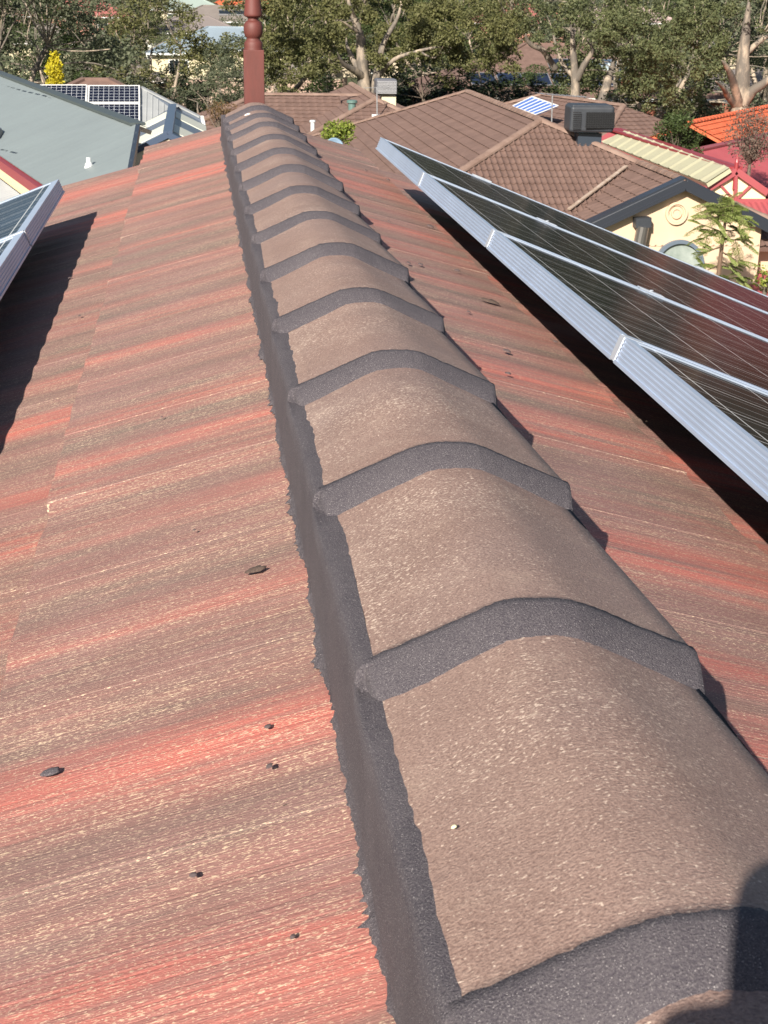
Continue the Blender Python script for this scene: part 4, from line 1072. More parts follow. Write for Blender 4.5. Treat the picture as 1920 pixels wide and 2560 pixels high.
# ------------------------------------------------------------ trees
def leaf_mat(name, a, b, c):
    q = NB(name); r = q.T.nodes.new('ShaderNodeNewGeometry')
    ti = q.attr('tint')
    base = q.mix(ti, a, b); base = q.mix(q.rng(r.outputs['Random Per Island'], .55, 1), base, c)
    q.lk(base, q.b.inputs['Base Color']); q.b.inputs['Roughness'].default_value = .6; q.b.inputs['Specular IOR Level'].default_value = .25
    tr = q.T.nodes.new('ShaderNodeBsdfTranslucent'); q.lk(base, tr.inputs[0]); mx = q.T.nodes.new('ShaderNodeMixShader'); mx.inputs[0].default_value = .25
    q.lk(q.b.outputs[0], mx.inputs[1]); q.lk(tr.outputs[0], mx.inputs[2]); q.lk(mx.outputs[0], q.T.nodes['Material Output'].inputs[0])
    return q.m
L_gum = leaf_mat('gum_leaves', (.052, .068, .030), (.120, .134, .056), (.17, .175, .085))
L_gum2 = leaf_mat('grey_gum_leaves', (.056, .070, .042), (.118, .134, .076), (.17, .18, .115))
L_olive = leaf_mat('olive_leaves', (.062, .072, .028), (.145, .145, .052), (.19, .18, .085))
L_dark_shade = leaf_mat('dark_shaded_leaves', (.007, .012, .007), (.016, .025, .012), (.028, .040, .018))  # understory shade put into the leaf colour; the dark round tree shares it
L_yel = leaf_mat('golden_leaves', (.46, .40, .02), (.62, .52, .03), (.66, .58, .08))
L_lime = leaf_mat('lime_leaves', (.12, .17, .02), (.24, .29, .05), (.36, .38, .10))
L_rust = leaf_mat('rusty_leaves', (.12, .06, .03), (.14, .10, .04), (.2, .12, .06))
L_bush = leaf_mat('bush_leaves', (.035, .055, .018), (.06, .085, .028), (.09, .12, .04))
M_bark = mat('pale_gum_bark', (.44, .35, .26), .8, (.13, .11, .09), 1.6, .03, 8, vec=(1, 1, .4), mixlo=.36, mixhi=.54)
M_barkd = mat('dark_bark', (.10, .075, .055), .9, (.16, .13, .10), 2, vec=(1, 1, .3))
def leaves(clumps, n_per, size, rng, droop=.35, asp=.5, big=True):
    V, F, A = [], [], []
    for (c, rx, rz_, tint) in clumps:
        n = int(n_per * (rx * rx * rz_) ** .62)
        for _ in range(n):
            # points gathered in twigs near the clump surface
            while True:
                d = Vector((rng.uniform(-1, 1), rng.uniform(-1, 1), rng.uniform(-1, 1)))
                if .15 < d.length < 1: break
            r = d.length ** .5; d.normalize()
            p = c + Vector((d.x * rx * r, d.y * rx * r, d.z * rz_ * r))
            k = .65 * noise.noise(p * .55 + Vector((0, 0, 3))) + .5 * noise.noise(p * 1.5 + Vector((0, 0, tint * 9)))
            if k < -.02 and big: continue
            if not big: k *= .6
            s = size * rng.uniform(.6, 1.35)
            a = Vector((rng.gauss(0, 1), rng.gauss(0, 1), rng.gauss(0, .6) - droop)).normalized()
            b = a.cross(Vector((rng.gauss(0, 1), rng.gauss(0, 1), rng.gauss(0, 1)))).normalized()
            i = len(V); e = b * s * asp
            V += [p, p + a * s * .55 + e * .5, p + a * s, p + a * s * .55 - e * .5]
            F.append((i, i + 1, i + 2, i + 3))
            tt = max(0, min(1, .25 + .5 * tint + k * 1.0 + rng.uniform(-.15, .15))); A += [tt] * 4  # noise term paints light clumps and shaded gaps into the leaf tint
    return V, F, A
def limb(a, b, r0, r1, rng, wob=.12, n=7):
    a, b = Vector(a), Vector(b); pts = []; L = (b - a).length
    o1 = Vector((rng.uniform(-1, 1), rng.uniform(-1, 1), rng.uniform(-.5, .8))) * L * wob
    for i in range(n + 1):
        t = i / n; pts.append(a.lerp(b, t) + o1 * math.sin(math.pi * t) + Vector((rng.uniform(-1, 1), rng.uniform(-1, 1), 0)) * L * .012)
    return pts, [r0 + (r1 - r0) * (i / n) ** .8 for i in range(n + 1)]
def tree_mesh(H, R, tr, seed, lm, bark, ncl=34, n_per=150, leaf=.30, low=.25, droop=.35, fork=3, flat=.6, cl=(1.0, 1.9)):
    """returns (trunk vf, limbs vf, leaves vfa) around the origin"""
    rng = random.Random(seed)
    cls = []
    for i in range(ncl):
        a = rng.uniform(0, 2 * math.pi); q = rng.random() ** .5; z = rng.uniform(low, 1.0)
        rad = R * (.35 + .65 * math.sin(math.pi * min(1, max(.08, (z - low) / (1.05 - low) * .85 + .12)))) * q
        rx = rng.uniform(*cl) * R / 5.5 * 1.0
        cls.append((Vector((math.cos(a) * rad, math.sin(a) * rad, z * H)), rx, rx * flat, rng.random()))
    fk = H * rng.uniform(.2, .3); base = Vector((0, 0, -.4)); fp = Vector((rng.uniform(-.4, .4), rng.uniform(-.4, .4), fk))
    p, r = limb(base, fp, tr * 1.25, tr * .85, rng, .05)
    T = [tube(p, r, 10)]; Ls = []
    forks = []
    for i in range(fork):
        a = 2 * math.pi * (i + rng.random() * .6) / fork; e = Vector((math.cos(a) * R * .38, math.sin(a) * R * .38, H * rng.uniform(.55, .75)))
        p, r = limb(fp - Vector((0, 0, .2)), e, tr * .7, tr * .25, rng, .10, 9); Ls.append(tube(p, r, 8)); forks.append((p, r))
    for (c, rx, rz_, t_) in cls:
        best = min(((q - c).length + (0 if q.z < c.z else 3), i, j) for i, (pp_, rr) in enumerate(forks) for j, q in enumerate(pp_) if j > 1)
        q = forks[best[1]][0][best[2]]; rr = forks[best[1]][1][best[2]]
        p, r = limb(q, c, max(.035, rr * .55), .02, rng, .12, 6); Ls.append(tube(p, r, 5, cap=False))
    return join(*T), join(*Ls), leaves(cls, n_per, leaf, rng, droop)
TCACHE = {}
def add_tree(kindkey, params, loc, s, rz, label, cat='tree', name='gum_tree', group=None, lmat=None, bmat=None):
    if kindkey not in TCACHE:
        tv, lv_, (V, F, A) = tree_mesh(**params); TCACHE[kindkey] = None
        root = thing(name, label, cat, (0, 0, 0), group)
        a = obj('trunk', tv, params['bark'], root, smooth=True); b = obj('limbs', lv_, params['bark'], root, smooth=True)
        c = obj('crown', (V, F), params['lm'], root, attrs={'tint': A}); TCACHE[kindkey] = (root, [a, b, c])
    else:
        r0, ch = TCACHE[kindkey]; root = r0.copy(); COL.objects.link(root); root.name = name; tag(root, label, cat, group)
        if not group and 'group' in root: del root['group']
        for c in ch:
            d = c.copy(); COL.objects.link(d); d.parent = root
    root.location = loc; root.scale = (s, s, s) if isinstance(s, (int, float)) else s; root.rotation_euler = (0, 0, rz)
    if lmat:
        for c in root.children:
            if c.name.startswith('crown'): c.material_slots[0].link = 'OBJECT'; c.material_slots[0].material = lmat
    return root
def tree_at(px, Y, **kw):
    p = aty(px, 200, Y); return Vector((p.x, Y, gz(p.x, Y) - .2))
gumA = dict(H=10, R=5.0, tr=.30, seed=3, lm=L_gum, bark=M_bark, ncl=46, n_per=1000, leaf=.19, low=.22, cl=(.7, 1.35))
gumB = dict(H=10, R=4.2, tr=.24, seed=11, lm=L_gum2, bark=M_bark, ncl=44, n_per=1000, leaf=.18, low=.12, flat=.8, cl=(.7, 1.35))
gumC = dict(H=9, R=3.6, tr=.20, seed=23, lm=L_olive, bark=M_bark, ncl=40, n_per=1050, leaf=.17, low=.10, flat=.9, cl=(.75, 1.4))
rnd = dict(H=7, R=3.0, tr=.2, seed=31, lm=L_dark_shade, bark=M_barkd, ncl=40, n_per=1000, leaf=.18, low=.10, flat=.95, cl=(.8, 1.5))
TR = [
 ('A', 28, 72, 1.05, .3, 'tall gum with white twigs filling the left picture edge', L_gum2),
 ('B', 62, 104, .95, 2.2, 'dark leaved gum behind the one at the left edge', L_bush),
 ('B', 150, 92, (1.05, 1.05, .86), .9, 'broad grey green gum above the golden conifer', None),
 ('C', 122, 96, .85, 4.0, 'low dark tree just left of the golden conifer', L_bush),
 ('B', 250, 98, (1.0, 1.0, .95), 3.6, 'tall grey green gum over the black solar panels', None),
 ('C', 335, 88, (1.1, 1.1, .98), 1.2, 'olive gum standing left of the dark round tree', None),
 ('C', 205, 84, (.7, .7, .52), 5.1, 'bushy small tree behind the upper left black panel', L_bush),
 ('C', 280, 82, (.8, .8, .50), 2.9, 'bushy low tree in front of the olive gum', L_gum2),
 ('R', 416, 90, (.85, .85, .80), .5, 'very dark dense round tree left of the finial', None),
 ('C', 462, 78, (.72, .72, .60), 2.1, 'light green wispy tree between dark tree and finial', L_gum2),
 ('C', 515, 84, (.85, .85, .72), .2, 'wispy grey green tree right beside the finial', L_gum2),
 ('C', 400, 72, (.55, .55, .32), 3.2, 'low olive shrub below the dark round tree', L_olive),
 ('C', 345, 70, (.5, .5, .26), 4.2, 'low shrub right of the black solar panels', L_bush),
 ('A', 620, 100, (1.1, 1.1, .95), 1.9, 'olive gum immediately right of the finial', L_olive),
 ('A', 700, 120, (1.2, 1.2, 1.1), 4.4, 'dark backing gum behind the middle fork', L_bush),
 ('A', 905, 118, (1.1, 1.1, 1.1), 5.2, 'dark backing gum right of the middle fork', L_bush),
 ('B', 1060, 112, (1.1, 1.1, 1.15), .7, 'tall gum above the peak of the large brown roof', L_gum),
 ('C', 1135, 92, (.8, .8, .55), 1.7, 'bushy tree right of the big brown roof peak', L_bush),
 ('A', 1420, 74, (.95, .95, .92), 2.6, 'dense drooping gum above the brown roof and cooler', L_gum),
 ('B', 1330, 84, (.9, .9, 1.0), 5.4, 'gum crown hanging right above the cooler', L_gum),
 ('A', 1500, 86, (1.0, 1.0, 1.0), .1, 'tall gum crown left of the white forked trunk', L_gum2),
 ('A', 1650, 96, (1.1, 1.1, 1.15), 3.7, 'tall gum crown at the right picture edge', L_gum2),
 ('C', 1560, 66, (.6, .6, .38), 1.1, 'brown grey shrub below the white forked trunk', L_rust),
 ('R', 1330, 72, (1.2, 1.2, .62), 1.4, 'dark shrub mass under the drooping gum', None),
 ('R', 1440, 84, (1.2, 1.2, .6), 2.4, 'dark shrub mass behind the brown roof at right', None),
 ('R', 960, 86, (1.7, 1.7, .80), .9, 'tree with shade-darkened leaves right of the smaller cooler', None),
 ('R', 1060, 84, (1.5, 1.5, .72), 3.9, 'tree with shade-darkened leaves left of the big brown peak', None),
 ('R', 890, 90, (1.2, 1.2, .7), 5.9, 'tree with shade-darkened leaves behind the smaller cooler', None),
 ('R', 880, 88, (1.1, 1.1, .62), 4.4, 'tree with shade-darkened leaves beside the cream duct', None),
 ('R', 1010, 90, (1.4, 1.4, .7), 5.0, 'tree with shade-darkened leaves midway between cooler and big brown peak', None),
 ('R', 1110, 88, (1.1, 1.1, .6), 5.5, 'tree with shade-darkened leaves above the blue striped panel', None),
 ('R', 760, 96, (1.2, 1.2, .6), 3.8, 'tree with shade-darkened leaves behind the middle gum trunk', None),
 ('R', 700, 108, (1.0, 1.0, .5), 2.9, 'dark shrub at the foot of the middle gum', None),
]
PAR = {'A': gumA, 'B': gumB, 'C': gumC, 'R': rnd}
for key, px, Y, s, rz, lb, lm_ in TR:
    add_tree(key, PAR[key], tree_at(px, Y), s, rz, lb, lmat=lm_ or PAR[key]['lm'], name='gum_tree' if key != 'R' else 'dark_shaded_tree')
# far row that closes the top of the picture
rr = random.Random(5)
FB = ['olive', 'grey green', 'dark', 'mid green']
WH = ['at the top left corner', 'above the far red roof', 'above the salmon walls', 'between the far red roof and the pale green roof', 'left of the far collector roof', 'beside the far orange roof', 'right of the finial tip', 'behind the first gum right of the finial', 'behind the middle fork', 'right of the middle fork', 'over the shade-darkened trees', 'left of the salmon glimpsed roof', 'right of the salmon glimpsed roof', 'behind the pale limbed gum', 'behind the drooping gum', 'behind the crown left of the white trunk', 'behind the white trunk', 'at the top right corner']
for i, px in enumerate([10, 75, 118, 290, 352, 590, 640, 720, 800, 880, 960, 1050, 1170, 1260, 1400, 1490, 1570, 1640]):
    Y = rr.uniform(150, 215) if px > 560 else rr.uniform(190, 260)
    k = 'ABCB'[i % 4]; p = aty(px, 0, Y); s = (1.5, 1.5, 1.45) if px > 560 else (1.25, 1.25, 1.0)
    add_tree(k, PAR[k], (p.x, Y, gz(p.x, Y) - .3), s, rr.uniform(0, 6), 'distant %s tree %s' % (FB[i % 4], WH[i]), lmat=[L_olive, L_gum2, L_bush, L_gum][i % 4], group='distant trees along the top edge')

# individually shaped near gums
def shaped_gum(name_label, limbs_px, clumps_px, Y, lm, n_per=420, leaf=.24, bark=M_bark, seed=1, dep=3.0, base_px=None):
    """limbs: list of (pixel polyline, r0, r1, dy); clumps: (px, py, r_px)"""
    rng = random.Random(seed)
    p0 = aty(*base_px, Y); root = thing('gum_tree', name_label, 'tree', (p0.x, Y, gz(p0.x, Y)))
    g = Vector((p0.x, Y, gz(p0.x, Y) - .3))
    T = []
    for k, (pl_, r0, r1, dy) in enumerate(limbs_px):
        pts = [aty(x, y, Y + dy * i / max(1, len(pl_) - 1)) for i, (x, y) in enumerate(pl_)]
        if k == 0: pts = [g] + pts
        # subdivide smoothly
        q = []
        for i in range(len(pts) - 1):
            for s in range(4):
                t = s / 4; a = pts[max(0, i - 1)]; b = pts[i]; c = pts[i + 1]; d = pts[min(len(pts) - 1, i + 2)]
                q.append(.5 * ((2 * b) + (c - a) * t + (2 * a - 5 * b + 4 * c - d) * t * t + (3 * b - a - 3 * c + d) * t ** 3))
        q.append(pts[-1]); n = len(q)
        vf = tube(q, [(r0 + (r1 - r0) * i / (n - 1)) * .80 * (1 - .85 * (i / (n - 1)) ** 5) * rng.uniform(.93, 1.07) for i in range(n)], 9)
        if k == 0: obj('trunk', vf, bark, root, smooth=True)
        else: T.append(vf)
    obj('limbs', join(*T), bark, root, smooth=True)
    cls = []
    for (x, y, r) in clumps_px:
        dy = rng.uniform(-dep, dep); c = aty(x, y, Y + dy); R_ = r / 3197 * Y
        nsub = 5
        for s in range(nsub):
            d = Vector((rng.gauss(0, .5), rng.gauss(0, .5), rng.gauss(0, .38))) * R_
            cls.append((c + d, R_ * rng.uniform(.38, .6), R_ * rng.uniform(.30, .48), rng.random()))
    V, F, A = leaves(cls, n_per, leaf, rng, .6)
    obj('crown', (V, F), lm, root, attrs={'tint': A})
    return root
rg_ = random.Random(12)
def cloud(x0, x1, y0, y1, n, r0, r1, holes=()):
    L = []
    while len(L) < n:
        x, y = rg_.uniform(x0, x1), rg_.uniform(y0, y1)
        if any(hx0 < x < hx1 and hy0 < y < hy1 for hx0, hx1, hy0, hy1 in holes): continue
        L.append((x, y, rg_.uniform(r0, r1)))
    return L
# middle gum
shaped_gum('large gum with pale forked trunk rising behind the middle brown roof',
  [([(795, 250), (788, 205), (785, 170), (782, 120), (776, 70), (757, 20), (745, -40)], .62, .20, 0),
   ([(800, 215), (808, 180), (816, 150), (828, 95), (862, 30), (870, -40)], .34, .12, 2),
   ([(786, 168), (765, 152), (742, 138), (728, 112)], .30, .08, -2),
   ([(783, 165), (762, 128), (750, 100), (748, 80)], .24, .07, 1.5),
   ([(778, 72), (762, 62), (745, 50), (733, 44)], .12, .04, -1),
   ([(768, 40), (760, 22), (748, 8)], .12, .05, -1),
   ([(810, 175), (850, 130), (905, 110), (960, 100), (975, 104)], .16, .06, -3),
   ([(905, 110), (940, 125), (962, 90)], .08, .03, -3)],
  cloud(575, 700, -30, 160, 26, 26, 44) + [(700, 90, 34), (690, 130, 30), (660, 150, 28), (705, 60, 30), (735, 25, 28), (810, 25, 34), (830, 60, 34), (850, 110, 34), (845, 150, 26), (800, 100, 24), (820, 130, 24)] + cloud(870, 1090, -20, 130, 30, 28, 44) + [(890, 165, 24), (925, 150, 30), (950, 170, 24), (1000, 150, 30), (1050, 130, 32), (1085, 100, 30), (1100, 140, 22), (900, 130, 24)],
  80, L_olive, n_per=1300, leaf=.15, seed=4, base_px=(795, 250))
# pale limbed gum
shaped_gum('gum with curved pale limbs in front of the panelled brown house',
  [([(1240, 245), (1243, 200), (1242, 160), (1238, 110), (1236, 70), (1233, 28)], .38, .14, 0),
   ([(1244, 170), (1216, 140), (1208, 115), (1200, 95), (1192, 60), (1180, 30)], .16, .05, 2),
   ([(1200, 150), (1186, 128), (1172, 108), (1150, 98), (1138, 85), (1136, 72)], .22, .12, -1),
   ([(1244, 175), (1262, 140), (1280, 108), (1268, 88)], .26, .08, -1),
   ([(1296, 235), (1308, 195), (1314, 170), (1324, 140), (1330, 110)], .34, .15, 2),
   ([(1236, 85), (1243, 60), (1234, 40)], .12, .05, 1)],
  [(1150, 55, 26), (1180, 30, 30), (1215, 20, 30), (1160, 85, 20), (1215, 70, 24), (1240, 35, 24), (1265, 55, 26), (1275, 25, 26), (1200, 108, 18), (1300, 85, 24), (1310, 50, 28), (1130, 20, 24), (1250, 5, 28), (1190, -10, 30)],
  74, L_gum, n_per=1300, leaf=.14, seed=6, base_px=(1240, 250))
# right white trunk
shaped_gum('big gum with white forked trunk near the right picture edge',
  [([(1596, 250), (1600, 225), (1604, 170), (1606, 120), (1612, 60), (1618, 0)], .58, .30, 0),
   ([(1598, 235), (1588, 195), (1578, 160), (1560, 130)], .30, .16, -2),
   ([(1600, 240), (1622, 200), (1650, 180), (1680, 150)], .34, .20, -1),
   ([(1592, 232), (1572, 208), (1562, 190), (1545, 175)], .22, .08, -2),
   ([(1606, 120), (1640, 90), (1670, 70)], .2, .1, 1)],
  [(1580, 30, 32), (1640, 40, 32), (1560, 90, 28), (1650, 90, 24), (1540, 140, 26), (1545, 60, 28), (1600, -10, 34), (1505, 100, 30), (1480, 60, 30), (1500, 150, 26)] + cloud(1290, 1530, 20, 205, 46, 24, 38, holes=((1255, 1345, 120, 240),)) + [(1400, 215, 24), (1440, 205, 22), (1480, 215, 22), (1370, 190, 22)],
  66, L_gum, n_per=1300, leaf=.135, seed=9, base_px=(1596, 255))
# golden conifer
p = aty(121, 190, 66); g_ = gz(p.x, 66); tp = aty(121, 119, 66).z
t = thing('conifer', 'narrow bright yellow pencil conifer left of the black solar panels', 'conifer', (p.x, 66, g_))
Rc = 18 / 3197 * 66; rng = random.Random(8); cl_ = []
for i in range(22):
    z = g_ + (tp - g_) * (i + .5) / 22; k = min(1, (22 - i) / 2.6) ** .5
    for q in range(5): cl_.append((Vector((p.x, 66, z)) + Vector((rng.uniform(-1, 1) * Rc * .55 * k, rng.uniform(-1, 1) * Rc * .55 * k, rng.uniform(-.1, .1))), Rc * .5 * k, .26, rng.random()))
V, F, A = leaves(cl_, 2600, .13, rng, -.8, big=False); obj('crown', (V, F), L_yel, t, attrs={'tint': A})
obj('trunk', tube([(p.x, 66, g_ - .2), (p.x, 66, tp - .5)], [.10, .03], 7), M_barkd, t)
# small trees close by
def small_tree(label, px, py, Y, r_px, lm, n_per, leaf, name='small_tree', cat='tree', seed=2, ncl=14, flat=.7, bark=M_barkd):
    c = aty(px, py, Y); R_ = r_px / 3197 * Y; g_ = gz(c.x, Y); rng = random.Random(seed)
    t = thing(name, label, cat, (c.x, Y, g_)); cl_ = []; Ls = []
    for i in range(ncl):
        d = Vector((rng.uniform(-1, 1), rng.uniform(-1, 1), rng.uniform(-.8, .9)))
        if d.length > 1: d.normalize()
        q = c + Vector((d.x * R_ * .75, d.y * R_ * .75, d.z * R_ * flat)); cl_.append((q, R_ * .42, R_ * .34, rng.random()))
        pp_, rr = limb(Vector((c.x, Y, c.z - R_ * .9)), q, .03, .008, rng, .1, 4); Ls.append(tube(pp_, rr, 5))
    V, F, A = leaves(cl_, n_per * .6, leaf, rng, -.2, big=False); obj('crown', (V, F), lm, t, attrs={'tint': A})
    obj('trunk', tube([(c.x, Y, g_ - .2), (c.x, Y, c.z - R_ * .8)], [.09, .05], 7), bark, t); obj('limbs', join(*Ls), bark, t)
small_tree('bright lime green bush top in front of the middle brown roof', 731, 290, 34, 35, L_lime, 3400, .075, seed=3, ncl=30, flat=.6)
small_tree('dark glossy round tree between the brown and orange roofs', 1466, 298, 43, 56, L_bush, 2600, .085, seed=5, ncl=26, flat=.85)
small_tree('leafless grey brown bush in front of the orange roof', 1625, 298, 44, 62, leaf_mat('bare_twigs', (.14, .10, .075), (.18, .14, .11), (.2, .12, .09)), 1100, .075, seed=7, ncl=40, flat=1.0)
small_tree('rusty brown shrub tangle beyond the striped porch', 478, 252, 45, 40, L_rust, 1600, .06, seed=8, ncl=20, flat=.6)
# dish
dc = aty(722, 318, 31)
t = thing('satellite_dish', 'round blue grey satellite dish below the lime bush', 'satellite dish', tuple(dc + Vector((0, .4, -1.2))))
R_ = 20 / 3197 * 31
Md = Matrix.Rotation(math.radians(70), 3, 'X')
V, F = lathe((0, 0, 0), [(.001, -.07), (R_ * .5, -.05), (R_ * .85, -.015), (R_, .0), (R_, .012), (R_ * .85, -.003), (R_ * .5, -.036), (.002, -.055)], 28)
obj('dish', ([dc + Md @ v for v in V], F), mat('blue_grey_dish', (.16, .24, .33), .45), t, smooth=True)
obj('mast', tube([dc + Vector((0, .15, 0)), dc + Vector((0, .4, -.1)), dc + Vector((0, .4, -1.2))], .03, 6), M_metal, t)
obj('arm', tube([dc + Vector((0, 0, -R_ * .8)), dc + Vector((0, -.45, -.05))], .015, 5), M_metal, t)

# feathery tree in front of the cream gable
Yf = 29.5
tb = aty(*c7(1255, 1330), Yf); g_ = gz(tb.x, Yf)
t = thing('feathery_tree', 'slender tree with feathery fronds in front of the cream gable wall', 'tree', (tb.x, Yf, g_))
path = [Vector((tb.x, Yf, g_ - .2)), aty(*c7(1268, 1200), Yf), aty(*c7(1285, 1050), Yf), aty(*c7(1305, 900), Yf), aty(*c7(1318, 800), Yf), aty(*c7(1310, 700), Yf)]
obj('trunk', tube(path, [.07, .05, .045, .038, .03, .012], 8), mat('brown_stem', (.12, .07, .045), .8, (.17, .11, .07), 5), t)
rng = random.Random(17); V, F, A = [], [], []; BR = []
def frond(o_, d, L, tint):
    d = d.normalized(); pts = []
    for i in range(9):
        s = i / 8; pts.append(o_ + d * L * s + Vector((0, 0, -L * .30 * s * s)))
    BR.append(tube(pts, [.006] * 8 + [.002], 4, cap=False))
    for i in range(1, 9):
        p = pts[i]; dd_ = (pts[i] - pts[i - 1]).normalized(); sd_ = dd_.cross(Vector((0, 0, 1))).normalized()
        for sg in (-1, 1):
            ll = L * .36 * math.sin(math.pi * (i / 9) ** .8) + .03
            e = p + (sd_ * sg * .8 + dd_ * .6).normalized() * ll + Vector((0, 0, -ll * .25))
            nseg = 5
            for q in range(nseg):
                a = p.lerp(e, (q + .3) / nseg); w_ = .028
                for s2_ in (-1, 1):
                    tip = a + (dd_ * s2_ * .6 + Vector((0, 0, rng.uniform(-.5, .3)))).normalized() * .042
                    k = len(V); V.extend([a, a.lerp(tip, .5) + Vector((w_ * .25, 0, w_ * .2)), tip, a.lerp(tip, .5) - Vector((w_ * .25, 0, w_ * .2))])
                    F.append((k, k + 1, k + 2, k + 3)); A.extend([tint] * 4)
def branch(a, b, n, L0, L1):
    b = Vector(b); pp_, rr = limb(a, b, .022, .008, rng, .08, 6); BR.append(tube(pp_, rr, 5))
    for i in range(n):
        s = rng.uniform(.35, 1); j = min(5, int(s * 6)); o_ = pp_[j].lerp(pp_[j + 1], s * 6 - j)
        frond(o_, Vector((rng.gauss(0, 1) + (b - a).normalized().x * .8, rng.gauss(0, 1), rng.uniform(-.7, 1.1))), rng.uniform(L0 * .7, L1 * .85), rng.random())
for (src, dst, n) in (((1305, 900), (1120, 830), 7), ((1305, 900), (1150, 940), 6), ((1290, 1010), (1140, 1070), 6), ((1318, 800), (1180, 780), 7), ((1318, 800), (1440, 760), 8), ((1310, 880), (1480, 870), 7), ((1300, 940), (1440, 960), 6), ((1285, 1050), (1420, 1130), 6), ((1275, 1120), (1380, 1220), 6), ((1270, 1150), (1160, 1200), 5), ((1312, 720), (1230, 690), 9), ((1312, 720), (1390, 680), 9), ((1310, 740), (1310, 670), 9), ((1262, 1250), (1350, 1290), 6), ((1262, 1250), (1450, 1260), 6), ((1262, 1290), (1190, 1300), 5)):
    a = aty(*c7(*src), Yf); b = aty(*c7(*dst), Yf + rng.uniform(-.6, .6)); branch(a, b, n, .28, .5)
for i in range(30): frond(path[5] + Vector((rng.uniform(-.3, .3), rng.uniform(-.3, .3), rng.uniform(-.25, .1))), Vector((rng.gauss(0, 1), rng.gauss(0, 1), rng.uniform(0, .6))), rng.uniform(.3, .55), rng.random())
obj('branches', join(*BR), mat('thin_brown_stem', (.10, .07, .04), .8), t)
obj('fronds', (V, F), leaf_mat('feather_leaves', (.12, .16, .035), (.20, .24, .06), (.25, .28, .09)), t, attrs={'tint': A})
small_tree('yellow green shrub below the feathery tree at the right edge', 1655, 600, 30, 36, L_lime, 1500, .08, seed=15, ncl=16)

# undergrowth and grass nobody could count
rng = random.Random(77); cl_ = []
for i in range(330):
    x = rng.uniform(-45, 62); y = rng.uniform(64, 140); r = rng.uniform(.9, 2.2)
    cl_.append((Vector((x, y, gz(x, y) + r * .45)), r, r * .6, rng.random()))
V, F, A = leaves(cl_, 90, .30, rng, 0); tag(obj('undergrowth', (V, F), L_bush, None, attrs={'tint': A}), 'dark green undergrowth along the creek below the gums', 'undergrowth', kind='stuff')
rng = random.Random(78); cl_ = []
for i in range(260):
    x = rng.uniform(-160, 200); y = rng.uniform(240, 620); r = rng.uniform(2.5, 5)
    cl_.append((Vector((x, y, gz(x, y) + r * .7)), r, r * .8, rng.random()))
V, F, A = leaves(cl_, 26, .9, rng, 0); tag(obj('distant_woodland', (V, F), L_gum2, None, attrs={'tint': A}), 'far wooded hillside behind the houses', 'woodland', kind='stuff')

# ------------------------------------------------------------ photographer holding the phone at the lens
def cw(x, y, z): return R3 @ Vector((x, y, z))
def skinned(name, nodes, edges, m, parent=None, levels=2, root=0):
    me = bpy.data.meshes.new(name); me.from_pydata([tuple(n[0]) for n in nodes], edges, []); me.materials.append(m)
    o = bpy.data.objects.new(name, me); COL.objects.link(o)
    if parent: o.parent = parent
    sk = o.modifiers.new('skin', 'SKIN'); sk.use_smooth_shade = True
    for i, n in enumerate(nodes):
        r = n[1] if isinstance(n[1], tuple) else (n[1], n[1]); me.skin_vertices[0].data[i].radius = r
        me.skin_vertices[0].data[i].use_root = (i == root)
    s = o.modifiers.new('sub', 'SUBSURF'); s.levels = levels; s.render_levels = levels
    return o
M_skin = mat('skin', (.48, .28, .20), .55); M_shirt = mat('navy_work_shirt', (.03, .045, .10), .9, (.04, .055, .12), 40)
M_trou = mat('khaki_trousers', (.16, .13, .085), .9, (.19, .15, .10), 40); M_hair = mat('brown_hair', (.05, .03, .02), .7)
V3 = Vector
pel = V3((.23, -.78, -.26)); ch = V3((.20, -.76, .12)); nk = V3((.19, -.72, .27)); hd = V3((.17, -.66, .40))
shL, shR = V3((.02, -.75, .19)), V3((.38, -.75, .19))
wL = cw(-.108, -.190, .055); elL = V3((-.10, -.46, -.16)); wR = V3((.55, -.45, -.42)); elR = V3((.52, -.72, -.10))
palm = cw(-.078, -.108, .012); pb2 = cw(-.090, -.140, .026)
hipL, hipR = V3((.12, -.78, -.30)), V3((.34, -.78, -.30))
kL, kR = V3((-.22, -.48, -.36)), V3((.66, -.50, -.36)); aL, aR = V3((-.30, -.82, -.66)), V3((.74, -.84, -.66))
tL, tR = V3((-.36, -.64, -.70)), V3((.80, -.66, -.70))
N_ = [(pel, (.13, .10)), (ch, (.15, .10)), (nk, .055), (hd, (.078, .095)), (hd + V3((0, .01, .10)), (.06, .07)),
      (shL, .062), (elL, .042), (wL, .027), (pb2, (.030, .018)), (palm, (.040, .018)),
      (shR, .062), (elR, .042), (wR, .027), (wR + V3((.03, .07, -.05)), (.038, .018)),
      (hipL, .088), (kL, .062), (aL, .042), (tL, .036), (hipR, .088), (kR, .062), (aR, .042), (tR, .036)]
E_ = [(0, 1), (1, 2), (2, 3), (3, 4), (1, 5), (5, 6), (6, 7), (7, 8), (8, 9), (1, 10), (10, 11), (11, 12), (12, 13), (0, 14), (14, 15), (15, 16), (16, 17), (0, 18), (18, 19), (19, 20), (20, 21)]
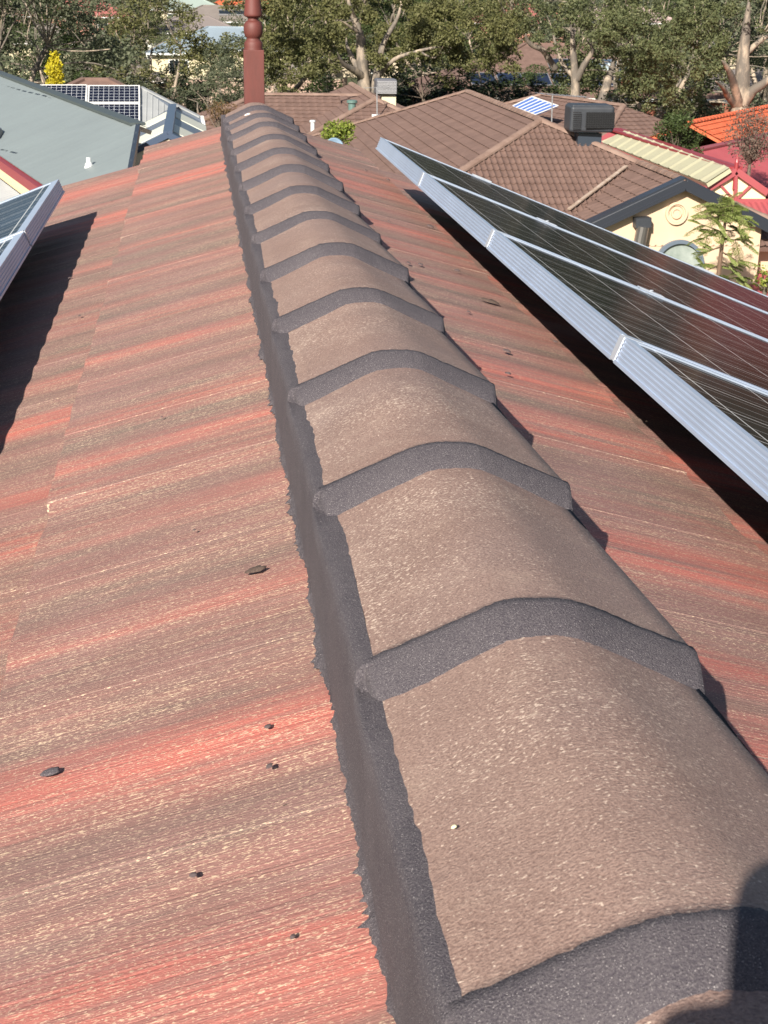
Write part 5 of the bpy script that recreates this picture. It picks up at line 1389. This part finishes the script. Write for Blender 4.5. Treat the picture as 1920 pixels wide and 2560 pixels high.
# left hand: four fingers over the back of the phone, thumb on the screen side
for i, (fy, ln_) in enumerate(((-.080, .070), (-.100, .076), (-.120, .070), (-.138, .056))):
    b = len(N_)
    N_ += [(cw(-.078, fy, .004), .0095), (cw(-.068, fy + .002, -.014), .0088), (cw(-.068 + ln_ * .55, fy + .006, -.018), .0080), (cw(-.068 + ln_, fy + .010, -.010), .0068)]
    E_ += [(9, b), (b, b + 1), (b + 1, b + 2), (b + 2, b + 3)]
b = len(N_); N_ += [(cw(-.074, -.115, .026), .014), (cw(-.054, -.088, .028), .0115), (cw(-.038, -.068, .021), .0095)]; E_ += [(8, b), (b, b + 1), (b + 1, b + 2)]
# right hand resting on the roof
for i, (dx_, l_) in enumerate(((-.026, .066), (-.009, .078), (.009, .074), (.026, .058))):
    b = len(N_); q = wR + V3((.03 + dx_, .105, -.065)); N_ += [(q, .0095), (q + V3((dx_ * .3, l_ * .5, -.012)), .0085), (q + V3((dx_ * .5, l_, -.032)), .007)]; E_ += [(13, b), (b, b + 1), (b + 1, b + 2)]
b = len(N_); q = wR + V3((-.012, .06, -.05)); N_ += [(q, .012), (q + V3((-.035, .03, -.012)), .0095), (q + V3((-.045, .055, -.026)), .008)]; E_ += [(13, b), (b, b + 1), (b + 1, b + 2)]
pers = skinned('person', N_, E_, M_skin)
tag(pers, 'person in navy shirt astride the ridge behind the view, holding a phone', 'person')
skinned('shirt', [(pel + V3((0, 0, .04)), (.145, .115)), (ch, (.165, .115)), (nk - V3((0, 0, .05)), .075), (shL, .075), (elL.lerp(shL, .25), .056), (shR, .075), (elR.lerp(shR, .25), .056)], [(0, 1), (1, 2), (1, 3), (3, 4), (1, 5), (5, 6)], M_shirt, pers)
skinned('trousers', [(pel - V3((0, 0, .01)), (.145, .12)), (hipL, .102), (kL, .076), (aL.lerp(kL, .1), .060), (hipR, .102), (kR, .076), (aR.lerp(kR, .1), .060)], [(0, 1), (1, 2), (2, 3), (0, 4), (4, 5), (5, 6)], M_trou, pers)
skinned('hair', [(hd + V3((0, -.035, .05)), (.082, .085)), (hd + V3((0, -.015, .115)), (.068, .075))], [(0, 1)], M_hair, pers)
hv_ = []
for sx in (-1, 1): hv_.append(lathe(hd + V3((sx * .030, .074, .045)), [(.001, -.009), (.011, -.004), (.012, .003), (.002, .009)], 10))
obj('eyes', join(*hv_), M_dark, pers)
obj('nose', tube([hd + V3((0, .078, .05)), hd + V3((0, .098, .018)), hd + V3((0, .080, .010))], [.007, .013, .009], 8), M_skin, pers)
obj('mouth', tube([hd + V3((-.022, .076, -.018)), hd + V3((0, .084, -.020)), hd + V3((.022, .076, -.018))], [.003, .006, .003], 6), mat('lips', (.38, .14, .11), .5), pers)
for sx in (-1, 1): obj('ear', tube([hd + V3((sx * .080, .0, .06)), hd + V3((sx * .090, -.006, .04)), hd + V3((sx * .080, .0, .015))], [.008, .014, .007], 8), M_skin, pers)
def slab(c, w_, h_, t_, r_):
    P = []
    for sx, sy, a0 in ((1, 1, 0), (-1, 1, 90), (-1, -1, 180), (1, -1, 270)):
        for i in range(7):
            a = math.radians(a0 + 15 * i); P.append(c + R3 @ Vector((sx * (w_ / 2 - r_) + r_ * math.cos(a), sy * (h_ / 2 - r_) + r_ * math.sin(a), t_)))
    return prism(P, R3 @ Vector((0, 0, 1)), t_)
ph = thing('phone', 'black phone held upright in the hand of the person taking the picture', 'phone', tuple(cw(-.024, -.0615, .010)))
o = obj('phone_case', slab(cw(-.0200, -.0750, .0060), .072, .147, .0080, .018), M_black, ph)
obj('screen', slab(cw(-.0200, -.0750, .0144), .066, .141, .0006, .015), M_dglass, ph)
